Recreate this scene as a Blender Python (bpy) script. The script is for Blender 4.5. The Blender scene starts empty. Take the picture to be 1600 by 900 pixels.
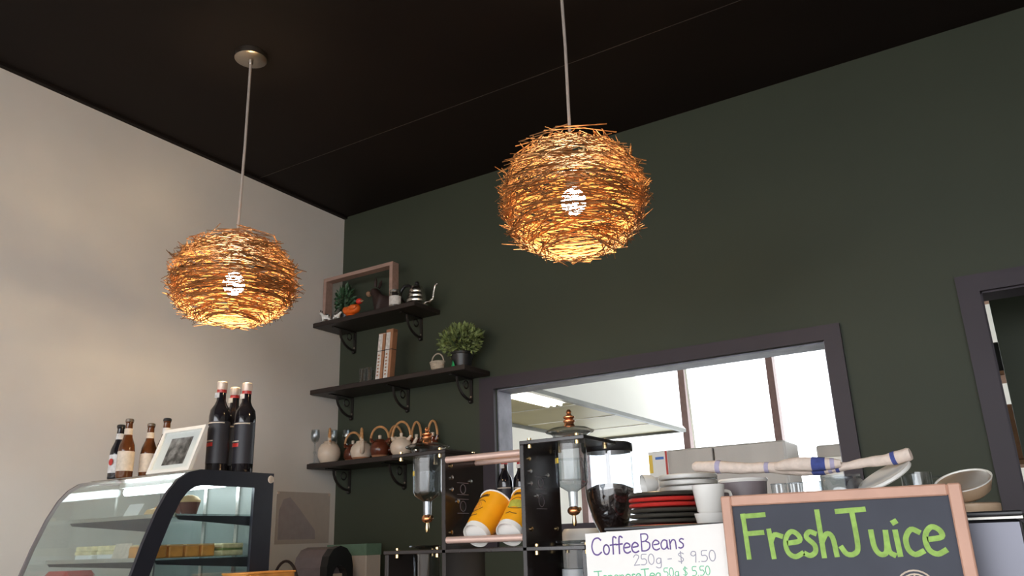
import bpy, math, random
from mathutils import Matrix, Vector
random.seed(7)
PI = math.pi
scene = bpy.context.scene
COL = scene.collection

# ------------------------------------------------------------------ camera
cam_data = bpy.data.cameras.new('camera')
cam = bpy.data.objects.new('camera', cam_data)
COL.objects.link(cam)
scene.camera = cam
cam_data.sensor_width = 36.0
cam_data.lens = 1244.6 / 1600 * 36.0
cam_data.clip_start = 0.02
yaw, pitch, roll = [math.radians(a) for a in (-31.438, 17.614, -1.9515)]
fw = Vector((math.sin(yaw) * math.cos(pitch), math.cos(yaw) * math.cos(pitch), math.sin(pitch)))
rt0 = Vector((math.cos(yaw), -math.sin(yaw), 0))
up0 = rt0.cross(fw)
rt = rt0 * math.cos(roll) + up0 * math.sin(roll)
up = up0 * math.cos(roll) - rt0 * math.sin(roll)
m = Matrix((rt, up, -fw)).transposed().to_4x4()
m.translation = (2.931, -3.029, 1.25)
cam.matrix_world = m

# ------------------------------------------------------------------ sky and exposure
world = bpy.data.worlds.new('overcast_sky')
scene.world = world
world.use_nodes = True
bg = world.node_tree.nodes['Background']
bg.inputs['Color'].default_value = (0.93, 0.96, 1.0, 1)
bg.inputs['Strength'].default_value = 1.0
scene.view_settings.view_transform = 'Standard'
scene.view_settings.look = 'None'
scene.view_settings.gamma = 1.0
scene.view_settings.use_curve_mapping = False
scene.view_settings.exposure = 2.5

# ------------------------------------------------------------------ materials
def mat(name, color, rough=0.6, metal=0.0, var=0.0, scale=30.0, bump=0.0, spec=0.5, emit=None, estr=0.0, sss=0.0, stretch=None):
    m = bpy.data.materials.new(name)
    m.use_nodes = True
    nt = m.node_tree
    b = nt.nodes['Principled BSDF']
    b.inputs['Base Color'].default_value = (*color, 1)
    b.inputs['Roughness'].default_value = rough
    b.inputs['Metallic'].default_value = metal
    b.inputs['Specular IOR Level'].default_value = spec
    if emit:
        b.inputs['Emission Color'].default_value = (*emit, 1)
        b.inputs['Emission Strength'].default_value = estr
    if var or bump:
        tc = nt.nodes.new('ShaderNodeTexCoord')
        mp = nt.nodes.new('ShaderNodeMapping')
        nt.links.new(tc.outputs['Object'], mp.inputs['Vector'])
        if stretch:
            mp.inputs['Scale'].default_value = stretch
        nz = nt.nodes.new('ShaderNodeTexNoise')
        nz.inputs['Scale'].default_value = scale
        nz.inputs['Detail'].default_value = 5
        nt.links.new(mp.outputs['Vector'], nz.inputs['Vector'])
        if var:
            rp = nt.nodes.new('ShaderNodeValToRGB')
            rp.color_ramp.elements[0].position = 0.3
            rp.color_ramp.elements[1].position = 0.7
            rp.color_ramp.elements[0].color = (*[max(0, c * (1 - var)) for c in color], 1)
            rp.color_ramp.elements[1].color = (*[min(1, c * (1 + var)) for c in color], 1)
            nt.links.new(nz.outputs['Fac'], rp.inputs['Fac'])
            nt.links.new(rp.outputs['Color'], b.inputs['Base Color'])
        if bump:
            bp = nt.nodes.new('ShaderNodeBump')
            bp.inputs['Strength'].default_value = bump
            bp.inputs['Distance'].default_value = 0.01
            nt.links.new(nz.outputs['Fac'], bp.inputs['Height'])
            nt.links.new(bp.outputs['Normal'], b.inputs['Normal'])
    return m

def glass(name, tint=(0.95, 0.97, 0.97), refl=1.0, rough=0.02):
    m = bpy.data.materials.new(name)
    m.use_nodes = True
    nt = m.node_tree
    nt.nodes.remove(nt.nodes['Principled BSDF'])
    out = nt.nodes['Material Output']
    tr = nt.nodes.new('ShaderNodeBsdfTransparent')
    tr.inputs['Color'].default_value = (*tint, 1)
    gl = nt.nodes.new('ShaderNodeBsdfGlossy')
    gl.inputs['Roughness'].default_value = rough
    lw = nt.nodes.new('ShaderNodeLayerWeight')     # facing is the same from both sides of the thin wall
    lw.inputs['Blend'].default_value = 0.5
    fr = nt.nodes.new('ShaderNodeMath')
    fr.operation = 'POWER'
    fr.inputs[1].default_value = 4.0
    nt.links.new(lw.outputs['Facing'], fr.inputs[0])
    mu = nt.nodes.new('ShaderNodeMath')
    mu.operation = 'MULTIPLY_ADD'
    mu.use_clamp = True
    mu.inputs[1].default_value = min(0.9, 0.6 * refl)
    mu.inputs[2].default_value = 0.045 * refl
    mx = nt.nodes.new('ShaderNodeMixShader')
    nt.links.new(fr.outputs[0], mu.inputs[0])
    nt.links.new(mu.outputs[0], mx.inputs[0])
    nt.links.new(tr.outputs[0], mx.inputs[1])
    nt.links.new(gl.outputs[0], mx.inputs[2])
    nt.links.new(mx.outputs[0], out.inputs['Surface'])
    return m

M = {}
M['wall_grey'] = mat('wall_grey', (0.74, 0.695, 0.65), 0.75, spec=0.3, var=0.03, scale=4, bump=0.02)
M['wall_green'] = mat('wall_green', (0.042, 0.050, 0.033), 0.6, spec=0.3, var=0.04, scale=3, bump=0.02)
M['ceiling'] = mat('ceiling', (0.0088, 0.0054, 0.0044), 0.7, spec=0.2, var=0.1, scale=3)
M['seam'] = mat('seam', (0.10, 0.085, 0.08), 0.6)
M['trim'] = mat('trim', (0.042, 0.033, 0.042), 0.5, spec=0.3, var=0.05, scale=6)
M['jamb'] = mat('jamb', (0.20, 0.20, 0.24), 0.5, var=0.25, scale=14)
M['floor'] = mat('floor', (0.22, 0.17, 0.13), 0.5, var=0.2, scale=5)
M['pavement'] = mat('pavement', (0.35, 0.34, 0.33), 0.9, var=0.1, scale=2)
M['kitchen_white'] = mat('kitchen_white', (0.78, 0.77, 0.72), 0.6, var=0.02, scale=3)
M['mullion'] = mat('mullion', (0.16, 0.09, 0.08), 0.5, var=0.1)
M['shelf'] = mat('shelf', (0.022, 0.014, 0.012), 0.45, var=0.25, scale=20, stretch=(0.3, 3, 3))
M['iron'] = mat('iron', (0.018, 0.014, 0.013), 0.45, metal=0.3, var=0.2)
M['steel'] = mat('steel', (0.62, 0.60, 0.57), 0.25, metal=1.0, var=0.05, scale=8, stretch=(0.2, 0.2, 8))
M['steel_dull'] = mat('steel_dull', (0.55, 0.53, 0.48), 0.42, metal=0.9, var=0.08, scale=5, stretch=(4, 0.4, 0.4))
M['steel_panel'] = mat('steel_panel', (0.12, 0.12, 0.14), 0.33, metal=0.9, var=0.06, scale=4)
M['hood_rim'] = mat('hood_rim', (0.11, 0.11, 0.09), 0.5, metal=0.2, var=0.3, scale=6)
M['fridge_steel'] = mat('fridge_steel', (0.42, 0.39, 0.36), 0.5, metal=0.5, var=0.08, scale=3, stretch=(3, 0.4, 0.4))
M['hood'] = mat('hood', (0.25, 0.21, 0.075), 0.5, metal=0.2, var=0.1, scale=2)
M['nickel'] = mat('nickel', (0.42, 0.37, 0.32), 0.3, metal=1.0, var=0.06)
M['cord'] = mat('cord', (0.42, 0.36, 0.32), 0.5, var=0.05)
M['twig'] = mat('twig', (0.27, 0.118, 0.036), 0.65, var=0.45, scale=9)
M['bulb'] = mat('bulb', (1, 0.9, 0.7), 0.4, emit=(1.0, 0.76, 0.43), estr=72)
M['black'] = mat('black', (0.012, 0.012, 0.014), 0.3, var=0.1)
M['black_acrylic'] = mat('black_acrylic', (0.018, 0.013, 0.012), 0.18, var=0.1)
M['black_metal'] = mat('black_metal', (0.016, 0.018, 0.028), 0.35, var=0.1)
M['brass'] = mat('brass', (0.78, 0.56, 0.28), 0.22, metal=1.0, var=0.08)
M['copper'] = mat('copper', (0.62, 0.26, 0.11), 0.25, metal=0.9, var=0.1)
M['rose_dowel'] = mat('rose_dowel', (0.66, 0.46, 0.39), 0.35, metal=0.35, var=0.05)
M['glass'] = glass('clear_glass')
M['glass_strong'] = glass('bright_glass', (0.86, 0.89, 0.91), 2.2)
M['glass_vessel'] = glass('vessel_glass', (0.74, 0.77, 0.80), 4.5)
M['glass_lid'] = glass('lid_glass', (0.93, 0.94, 0.95), 4.0, 0.08)
M['glass_case'] = glass('case_glass', (0.90, 0.95, 0.95), 1.6)
M['pane'] = glass('window_glass', (0.96, 0.98, 0.98), 0.8)
M['white'] = mat('white_ceramic', (0.80, 0.78, 0.74), 0.2, var=0.02)
M['cream'] = mat('cream_ceramic', (0.66, 0.54, 0.43), 0.25, var=0.05)
M['brown_glaze'] = mat('brown_glaze', (0.10, 0.025, 0.012), 0.15, var=0.25)
M['clay'] = mat('clay', (0.36, 0.17, 0.09), 0.6, var=0.1)
M['tan'] = mat('tan_ceramic', (0.46, 0.33, 0.22), 0.35, var=0.08)
M['cane'] = mat('cane', (0.48, 0.24, 0.09), 0.5, var=0.3, scale=60)
M['frame_wood'] = mat('frame_wood', (0.34, 0.22, 0.18), 0.5, var=0.15, scale=20, stretch=(0.4, 3, 3))
M['board_wood'] = mat('board_wood', (0.50, 0.28, 0.20), 0.5, var=0.1, scale=18, stretch=(1, 1, 0.5))
M['counter_wood'] = mat('counter_wood', (0.24, 0.13, 0.07), 0.4, var=0.25, scale=12, stretch=(0.3, 3, 3))
M['slate'] = mat('slate', (0.038, 0.042, 0.058), 0.7, var=0.15, scale=8)
M['chalk_green'] = mat('chalk_green', (0.27, 0.43, 0.10), 0.9, var=0.2, scale=90)
M['chalk_beige'] = mat('chalk_beige', (0.55, 0.46, 0.36), 0.9, var=0.2, scale=90)
M['paper'] = mat('paper', (0.80, 0.78, 0.75), 0.7, var=0.02)
M['paper_grey'] = mat('paper_grey', (0.50, 0.43, 0.38), 0.7, var=0.03)
M['pale_green'] = mat('pale_green', (0.13, 0.22, 0.16), 0.6, var=0.1)
M['paper_mauve'] = mat('paper_mauve', (0.37, 0.32, 0.32), 0.7, var=0.06)
M['ink_purple'] = mat('ink_purple', (0.10, 0.05, 0.22), 0.6)
M['ink_grey'] = mat('ink_grey', (0.30, 0.29, 0.36), 0.6)
M['ink_green'] = mat('ink_green', (0.12, 0.48, 0.26), 0.6)
M['ink_dark'] = mat('ink_dark', (0.10, 0.05, 0.02), 0.6)
M['cup_yellow'] = mat('cup_yellow', (0.85, 0.36, 0.008), 0.4, var=0.04)
M['emblem'] = mat('emblem', (0.42, 0.40, 0.06), 0.5, var=0.2, scale=80)
M['yellow_print'] = mat('yellow_print', (0.75, 0.50, 0.06), 0.5)
M['bottle_dark'] = mat('bottle_dark', (0.010, 0.009, 0.012), 0.08, spec=0.8)
M['bottle_amber'] = mat('bottle_amber', (0.10, 0.032, 0.010), 0.1, var=0.3, spec=0.8)
M['label_cream'] = mat('label_cream', (0.62, 0.52, 0.42), 0.6, var=0.15, scale=70)
M['label_grey'] = mat('label_grey', (0.62, 0.60, 0.58), 0.6, var=0.2, scale=70)
M['label_black'] = mat('label_black', (0.022, 0.021, 0.028), 0.5)
M['red'] = mat('red', (0.48, 0.028, 0.022), 0.3, var=0.05)
M['plate_dark'] = mat('plate_dark', (0.045, 0.040, 0.032), 0.3, var=0.1)
M['foil'] = mat('foil', (0.72, 0.58, 0.48), 0.4, metal=0.3)
M['towel'] = mat('towel', (0.72, 0.60, 0.52), 0.95, var=0.08, scale=80, bump=0.3)
M['towel_blue'] = mat('towel_blue', (0.055, 0.075, 0.26), 0.95, var=0.2, scale=80)
M['towel_lilac'] = mat('towel_lilac', (0.40, 0.36, 0.50), 0.95, var=0.1, scale=80)
M['leaf'] = mat('leaf', (0.17, 0.22, 0.075), 0.5, var=0.65, scale=25)
M['leaf_dark'] = mat('leaf_dark', (0.03, 0.085, 0.035), 0.5, var=0.4, scale=25)
M['soil'] = mat('soil', (0.03, 0.02, 0.015), 0.9)
M['green_tag'] = mat('green_tag', (0.03, 0.36, 0.12), 0.35)
M['orange'] = mat('orange', (0.72, 0.13, 0.012), 0.4, var=0.12)
M['fig_red'] = mat('fig_red', (0.60, 0.03, 0.02), 0.4)
M['fig_brown'] = mat('fig_brown', (0.030, 0.014, 0.011), 0.6, var=0.2)
M['snout'] = mat('snout', (0.30, 0.17, 0.10), 0.6)
M['wicker'] = mat('wicker', (0.50, 0.42, 0.34), 0.7, var=0.2, scale=60)
M['beans'] = mat('beans', (0.035, 0.016, 0.011), 0.4, var=0.6, scale=110, bump=0.6)
M['cake'] = mat('cake', (0.62, 0.26, 0.05), 0.6, var=0.25, scale=30)
M['muffin'] = mat('muffin', (0.66, 0.44, 0.22), 0.7, var=0.15)
M['muffin_cup'] = mat('muffin_cup', (0.16, 0.06, 0.045), 0.7, var=0.1)
M['sandwich'] = mat('sandwich', (0.68, 0.58, 0.34), 0.6, var=0.25, scale=40)
M['case_back'] = mat('case_back', (0.22, 0.24, 0.225), 0.4, var=0.03)
M['tube'] = mat('tube_light', (1, 1, 1), 0.4, emit=(0.9, 0.96, 1.0), estr=3.2)
M['hood_tube'] = mat('hood_tube', (1, 1, 1), 0.4, emit=(1.0, 0.97, 0.85), estr=6)
M['cardboard'] = mat('cardboard', (0.30, 0.16, 0.09), 0.8, var=0.15)
M['blue'] = mat('blue', (0.05, 0.16, 0.50), 0.5)
M['jar_fill'] = mat('jar_fill', (0.55, 0.33, 0.20), 0.6, var=0.2)
M['grey_plastic'] = mat('grey_plastic', (0.17, 0.14, 0.15), 0.45, var=0.1)
# black and white photograph: blotchy procedural print
pm = mat('photo_print', (0.5, 0.5, 0.5), 0.5)
nt = pm.node_tree
tc = nt.nodes.new('ShaderNodeTexCoord'); nz = nt.nodes.new('ShaderNodeTexNoise'); rp = nt.nodes.new('ShaderNodeValToRGB')
nz.inputs['Scale'].default_value = 34; nz.inputs['Detail'].default_value = 6
rp.color_ramp.elements[0].position = 0.38; rp.color_ramp.elements[0].color = (0.02, 0.018, 0.018, 1)
rp.color_ramp.elements[1].position = 0.66; rp.color_ramp.elements[1].color = (0.40, 0.36, 0.34, 1)
nt.links.new(tc.outputs['Object'], nz.inputs['Vector']); nt.links.new(nz.outputs['Fac'], rp.inputs['Fac'])
nt.links.new(rp.outputs['Color'], nt.nodes['Principled BSDF'].inputs['Base Color'])
M['photo'] = pm

# ------------------------------------------------------------------ mesh helpers
class MB:
    def __init__(s):
        s.v = []; s.f = []; s.T = Matrix()
    def add(s, vs, fs):
        o = len(s.v)
        s.v += [tuple(s.T @ Vector(p)) for p in vs]
        s.f += [[i + o for i in f] for f in fs]
        return s
    def box(s, x0, x1, y0, y1, z0, z1, b=0.0):
        if b <= 0:
            vs = [(x, y, z) for x in (x0, x1) for y in (y0, y1) for z in (z0, z1)]
            return s.add(vs, [(0, 1, 3, 2), (4, 6, 7, 5), (0, 4, 5, 1), (2, 3, 7, 6), (0, 2, 6, 4), (1, 5, 7, 3)])
        # chamfered box: three rings of corners
        vs = []; idx = {}
        for i, x in enumerate((x0, x1)):
            for j, y in enumerate((y0, y1)):
                for k, z in enumerate((z0, z1)):
                    dx, dy, dz = (b if i == 0 else -b), (b if j == 0 else -b), (b if k == 0 else -b)
                    idx[i, j, k] = (len(vs), len(vs) + 1, len(vs) + 2)
                    vs += [(x, y + dy, z + dz), (x + dx, y, z + dz), (x + dx, y + dy, z)]
        fs = []
        for i in (0, 1):
            fs.append([idx[i, j, k][0] for j, k in ((0, 0), (1, 0), (1, 1), (0, 1))][::1 if i else -1])
            fs.append([idx[j, i, k][1] for j, k in ((0, 0), (1, 0), (1, 1), (0, 1))][::-1 if i else 1])
            fs.append([idx[j, k, i][2] for j, k in ((0, 0), (1, 0), (1, 1), (0, 1))][::1 if i else -1])
        for j in (0, 1):
            for k in (0, 1):
                fs.append([idx[0, j, k][1], idx[1, j, k][1], idx[1, j, k][2], idx[0, j, k][2]])
                fs.append([idx[j, 0, k][0], idx[j, 1, k][0], idx[j, 1, k][2], idx[j, 0, k][2]])
                fs.append([idx[j, k, 0][0], idx[j, k, 1][0], idx[j, k, 1][1], idx[j, k, 0][1]])
        for c in idx.values():
            fs.append(list(c))
        return s.add(vs, fs)
    def lathe(s, prof, n=24, c=(0, 0, 0)):
        vs = []; fs = []; k = len(prof)
        for r, z in prof:
            for i in range(n):
                a = 2 * PI * i / n
                vs.append((c[0] + r * math.cos(a), c[1] + r * math.sin(a), c[2] + z))
        for j in range(k - 1):
            for i in range(n):
                i2 = (i + 1) % n
                fs.append((j * n + i, j * n + i2, (j + 1) * n + i2, (j + 1) * n + i))
        if prof[0][0] > 1e-6: fs.append(list(range(n))[::-1])
        if prof[-1][0] > 1e-6: fs.append([(k - 1) * n + i for i in range(n)])
        return s.add(vs, fs)
    def shell(s, prof, n=24, c=(0, 0, 0)):     # open lathe without end caps
        k = len(s.f); s.lathe(prof, n, c)
        s.f = [f for i, f in enumerate(s.f) if i < k or len(f) == 4]
        return s
    def tube(s, pts, r, n=8, closed=False):
        P = [Vector(p) for p in pts]
        R = r if isinstance(r, (list, tuple)) else [r] * len(P)
        vs = []; fs = []; prev = None
        L = len(P)
        for i, p in enumerate(P):
            if closed: t = P[(i + 1) % L] - P[i - 1]
            else: t = P[min(i + 1, L - 1)] - P[max(i - 1, 0)]
            t.normalize()
            if prev is None:
                ref = Vector((0, 0, 1)) if abs(t.z) < 0.9 else Vector((1, 0, 0))
                u = t.cross(ref).normalized()
            else:
                u = (prev - t * prev.dot(t)).normalized()
            prev = u
            w = t.cross(u)
            for k in range(n):
                a = 2 * PI * k / n
                vs.append(p + (u * math.cos(a) + w * math.sin(a)) * R[i])
        for i in range(L if closed else L - 1):
            j = (i + 1) % L
            for k in range(n):
                k2 = (k + 1) % n
                fs.append((i * n + k, i * n + k2, j * n + k2, j * n + k))
        if not closed:
            fs.append(list(range(n))[::-1]); fs.append([(L - 1) * n + k for k in range(n)])
        return s.add(vs, fs)
    def prism(s, poly, d0, d1, axis='y'):      # polygon in the two other axes, extruded along axis
        n = len(poly)
        def P(a, b, d):
            return {'y': (a, d, b), 'x': (d, a, b), 'z': (a, b, d)}[axis]
        vs = [P(a, b, d0) for a, b in poly] + [P(a, b, d1) for a, b in poly]
        fs = [list(range(n)), list(range(n, 2 * n))[::-1]] + [(i, i + n, (i + 1) % n + n, (i + 1) % n) for i in range(n)]
        return s.add(vs, fs)
    def ring(s, outer, inner, d0, d1, axis='y'):   # plate with a hole
        n = len(outer)
        def P(a, b, d):
            return {'y': (a, d, b), 'x': (d, a, b), 'z': (a, b, d)}[axis]
        vs = [P(a, b, d) for d in (d0, d1) for L in (outer, inner) for a, b in L]
        fs = []
        for i in range(n):
            j = (i + 1) % n
            fs += [(i, j, n + j, n + i), (2 * n + i, 3 * n + i, 3 * n + j, 2 * n + j),
                   (i, 2 * n + i, 2 * n + j, j), (n + i, n + j, 3 * n + j, 3 * n + i)]
        return s.add(vs, fs)
    def ball(s, c, r, n=14, k=8):
        rx, ry, rz = r if isinstance(r, (list, tuple)) else (r, r, r)
        prof = []
        vs = []; fs = []
        vs.append((c[0], c[1], c[2] - rz))
        for j in range(1, k):
            a = -PI / 2 + PI * j / k
            for i in range(n):
                b = 2 * PI * i / n
                vs.append((c[0] + rx * math.cos(a) * math.cos(b), c[1] + ry * math.cos(a) * math.sin(b), c[2] + rz * math.sin(a)))
        vs.append((c[0], c[1], c[2] + rz))
        for i in range(n):
            fs.append((0, 1 + (i + 1) % n, 1 + i))
            fs.append((len(vs) - 1, 1 + (k - 2) * n + i, 1 + (k - 2) * n + (i + 1) % n))
        for j in range(k - 2):
            for i in range(n):
                i2 = (i + 1) % n
                fs.append((1 + j * n + i, 1 + j * n + i2, 1 + (j + 1) * n + i2, 1 + (j + 1) * n + i))
        return s.add(vs, fs)
    def strokes(s, lines, w, to3d, closed=False):  # flat ribbons: each polyline in 2D, to3d(x, y, lift)
        for j, ln in enumerate(lines):
            L = [Vector(p) for p in ln]
            if len(L) < 2: continue
            lift = 1 + 0.35 * (j % 5)
            vs = []; fs = []
            for i, p in enumerate(L):
                t = L[min(i + 1, len(L) - 1)] - L[max(i - 1, 0)]
                if t.length < 1e-9: t = Vector((1, 0))
                t.normalize()
                q = Vector((-t.y, t.x)) * w / 2
                e = t * (w * 0.4) * (-1 if i == 0 else 1 if i == len(L) - 1 else 0)
                for sg in (1, -1):
                    a = p + e + q * sg
                    vs += [to3d(a.x, a.y, 0), to3d(a.x, a.y, lift)]
            for i in range(len(L) - 1):
                a, b = 4 * i, 4 * i + 4
                fs += [(a + 1, a + 3, b + 3, b + 1), (a, b, b + 2, a + 2), (a, a + 1, b + 1, b), (a + 2, b + 2, b + 3, a + 3)]
            fs += [(0, 2, 3, 1), (len(vs) - 4, len(vs) - 3, len(vs) - 1, len(vs) - 2)]
            s.add(vs, fs)
        return s
    def build(s, name, m, parent=None, smooth=False, label=None):
        me = bpy.data.meshes.new(name)
        me.from_pydata(s.v, [], s.f)
        me.update()
        import bmesh
        bm = bmesh.new(); bm.from_mesh(me)
        bmesh.ops.recalc_face_normals(bm, faces=bm.faces)
        bm.to_mesh(me); bm.free()
        if smooth:
            me.polygons.foreach_set('use_smooth', [True] * len(me.polygons))
            me.set_sharp_from_angle(angle=math.radians(38))
        me.materials.append(M[m] if isinstance(m, str) else m)
        o = bpy.data.objects.new(name, me)
        COL.objects.link(o)
        if parent: o.parent = parent
        if label: o['label'] = label
        return o

def tag(o, label, cat, group=None, kind=None):
    if label: o['label'] = label
    if cat: o['category'] = cat
    if group: o['group'] = group
    if kind: o['kind'] = kind
    return o
def thing(name, label, cat, loc=(0, 0, 0), rotz=0.0, group=None):
    o = bpy.data.objects.new(name, None)
    COL.objects.link(o)
    o.empty_display_size = 0.02
    o.location = loc; o.rotation_euler = (0, 0, rotz)
    return tag(o, label, cat, group)
def struct(o, label=None):
    o['kind'] = 'structure'
    if label: o['label'] = label
    return o
def copy_tree(o, parent=None):
    c = o.copy(); COL.objects.link(c); c.parent = parent
    for ch in list(o.children): copy_tree(ch, c)
    return c
def arc(cx, cy, r, a0, a1, n=12, ry=None):
    ry = r if ry is None else ry
    return [(cx + r * math.cos(math.radians(a0 + (a1 - a0) * i / n)), cy + ry * math.sin(math.radians(a0 + (a1 - a0) * i / n))) for i in range(n + 1)]
def smooth_path(pts, n=6):                     # Catmull-Rom through the points
    P = [Vector(p) for p in pts]; out = []
    for i in range(len(P) - 1):
        a, b, c, d = P[max(i - 1, 0)], P[i], P[i + 1], P[min(i + 2, len(P) - 1)]
        for k in range(n):
            t = k / n
            out.append(0.5 * (2 * b + (c - a) * t + (2 * a - 5 * b + 4 * c - d) * t * t + (3 * b - a - 3 * c + d) * t ** 3))
    return out + [P[-1]]
def skin(name, pts, edges, m, parent, sub=2):  # one continuous body grown around a skeleton of (x, y, z, radius)
    me = bpy.data.meshes.new(name)
    me.from_pydata([p[:3] for p in pts], edges, [])
    o = bpy.data.objects.new(name + '_skeleton', me); COL.objects.link(o)
    md = o.modifiers.new('s', 'SKIN'); md.use_smooth_shade = True
    for i, p in enumerate(pts):
        sv = me.skin_vertices[0].data[i]
        r = p[3]; sv.radius = (r, r); sv.use_root = (i == 0)
    s2 = o.modifiers.new('u', 'SUBSURF'); s2.levels = sub; s2.render_levels = sub
    dg = bpy.context.evaluated_depsgraph_get(); dg.update()
    nm = bpy.data.meshes.new_from_object(o.evaluated_get(dg))
    bpy.data.objects.remove(o)
    nm.name = name; nm.materials.clear(); nm.materials.append(M[m])
    q = bpy.data.objects.new(name, nm); COL.objects.link(q); q.parent = parent
    return q

# ------------------------------------------------------------------ room shell
H = 3.0
YF = -5.2          # street front (open shopfront)
XR = 5.6
struct(MB().box(-0.15, XR, YF, 0.0, -0.12, 0.0).build('floor', 'floor'))
struct(MB().box(-8, 14, -16, YF - 0.001, -0.16, -0.05).build('floor_pavement', 'pavement'))
struct(MB().box(-0.15, 0.0, YF, 0.12, 0.0, H).build('wall_left', 'wall_grey'))
struct(MB().box(XR, XR + 0.15, YF, 0.12, 0.0, H).build('wall_right', 'wall_grey'))
struct(MB().box(-0.15, XR + 0.15, YF - 0.15, YF, 2.65, H + 0.1).build('wall_front', 'wall_grey'))
# back wall with the serving hatch and the doorway left open
WX0, WX1, WZ0, WZ1 = 0.972, 2.415, 1.28, 1.912
DX0, DX1, DZ1 = 2.93, 3.76, 2.0
wb = MB()
wb.box(0.0, WX0, 0, 0.12, 0, H); wb.box(WX1, DX0, 0, 0.12, 0, H); wb.box(DX1, XR, 0, 0.12, 0, H)
wb.box(WX0, WX1, 0, 0.12, 0, WZ0); wb.box(WX0, WX1, 0, 0.12, WZ1, H); wb.box(DX0, DX1, 0, 0.12, DZ1, H)
struct(wb.build('wall_back', 'wall_green'))
# ceiling in two boarded fields with a recessed joint between them
ce = MB().box(-0.15, XR + 0.15, YF, 0.12, H + 0.012, H + 0.1).build('ceiling', 'ceiling'); struct(ce)
MB().box(0.0, XR, -0.613, 0.0, H, H + 0.012).build('panel', 'ceiling', ce)
MB().box(0.0, XR, YF, -0.619, H, H + 0.012).build('panel', 'ceiling', ce)
MB().box(0.0, XR, -0.619, -0.613, H + 0.002, H + 0.012).build('joint_strip', 'seam', ce)
struct(MB().box(0.0, 0.022, YF, -0.001, H - 0.012, H).build('trim_1', 'ceiling'))
# hatch trim, jamb lining
t2 = MB()
w = 0.078
t2.box(WX0 - w, WX0, -0.018, 0.0, WZ0 - 0.06, WZ1 + 0.055); t2.box(WX1, WX1 + 0.06, -0.018, 0.0, WZ0 - 0.06, WZ1 + 0.055)
t2.box(WX0, WX1, -0.018, 0.0, WZ1, WZ1 + 0.055)
win = t2.build('window_1', 'trim'); struct(win, 'dark plum painted frame around the kitchen serving hatch')
MB().box(WX0, WX0 + 0.006, 0.012, 0.125, WZ0, WZ1).build('jamb_lining', 'jamb', win)
MB().box(WX1 - 0.006, WX1, 0.0, 0.125, WZ0, WZ1).build('jamb_lining', 'jamb', win)
MB().box(WX0, WX1, 0.012, 0.125, WZ1 - 0.006, WZ1).build('head_lining', 'jamb', win)
MB().box(WX0, WX1, -0.05, 0.16, WZ0, WZ0 + 0.03).build('window_sill', 'trim', win)
# doorway trim
t3 = MB()
t3.box(DX0 - 0.066, DX0, -0.018, 0.0, 0, DZ1 + 0.06); t3.box(DX1, DX1 + 0.066, -0.018, 0.0, 0, DZ1 + 0.06); t3.box(DX0, DX1, -0.018, 0.0, DZ1, DZ1 + 0.06)
dr = t3.build('door_1', 'trim'); struct(dr, 'dark plum painted frame of the doorway beside the serving hatch')
MB().box(DX0, DX0 + 0.006, 0.0, 0.12, 0, DZ1).build('jamb_lining', 'trim', dr)
MB().box(DX1 - 0.006, DX1, 0.0, 0.12, 0, DZ1).build('jamb_lining', 'trim', dr)
MB().box(DX0, DX1, 0.0, 0.12, DZ1 - 0.006, DZ1).build('head_lining', 'trim', dr)
# kitchen and passage behind
struct(MB().box(-0.9, XR, 0.12, 3.15, -0.12, 0.0).build('floor_kitchen', 'floor'))
struct(MB().box(-0.9, XR, 0.12, 3.15, 2.75, 2.85).build('ceiling_kitchen', 'kitchen_white'))
struct(MB().box(-1.0, -0.9, 0.12, 3.15, 0, 2.75).build('wall_kitchen_left', 'kitchen_white'))
struct(MB().box(2.953, XR, 0.55, 0.65, 0, 2.75).build('wall_passage', 'wall_green'))
KX0, KX1, KZ0, KZ1 = -0.15, 2.75, 1.15, 2.62
kw = MB()
kw.box(-1.0, KX0, 3.0, 3.12, 0, 2.75); kw.box(KX1, XR, 3.0, 3.12, 0, 2.75)
kw.box(KX0, KX1, 3.0, 3.12, 0, KZ0); kw.box(KX0, KX1, 3.0, 3.12, KZ1, 2.75)
struct(kw.build('wall_kitchen_back', 'kitchen_white'))
k2 = MB()
k2.box(KX0, KX1, 3.0, 3.08, KZ0, KZ0 + 0.05); k2.box(KX0, KX1, 3.0, 3.08, KZ1 - 0.05, KZ1)
kwin = k2.build('window_2', 'mullion'); struct(kwin, 'bright kitchen window with brown mullions')
xs = [KX0 + 0.025, 0.79, 1.485, 2.12, KX1 - 0.025]
for x in xs: MB().box(x - 0.026, x + 0.026, 2.995, 3.085, KZ0, KZ1).build('mullion', 'mullion', kwin)
for a, b in zip(xs[:-1], xs[1:]): MB().box(a + 0.026, b - 0.026, 3.03, 3.036, KZ0 + 0.05, KZ1 - 0.05).build('pane', 'pane', kwin)
MB().add([(0.835, 2.96, 2.55), (0.850, 2.96, 2.55), (0.885, 2.96, 1.3), (0.87, 2.96, 1.3), (0.835, 2.975, 2.55), (0.850, 2.975, 2.55), (0.885, 2.975, 1.3), (0.87, 2.975, 1.3)],
         [(0, 1, 2, 3), (4, 7, 6, 5), (0, 4, 5, 1), (1, 5, 6, 2), (2, 6, 7, 3), (3, 7, 4, 0)]).build('stay_bar', 'steel_dull', kwin)

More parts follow.
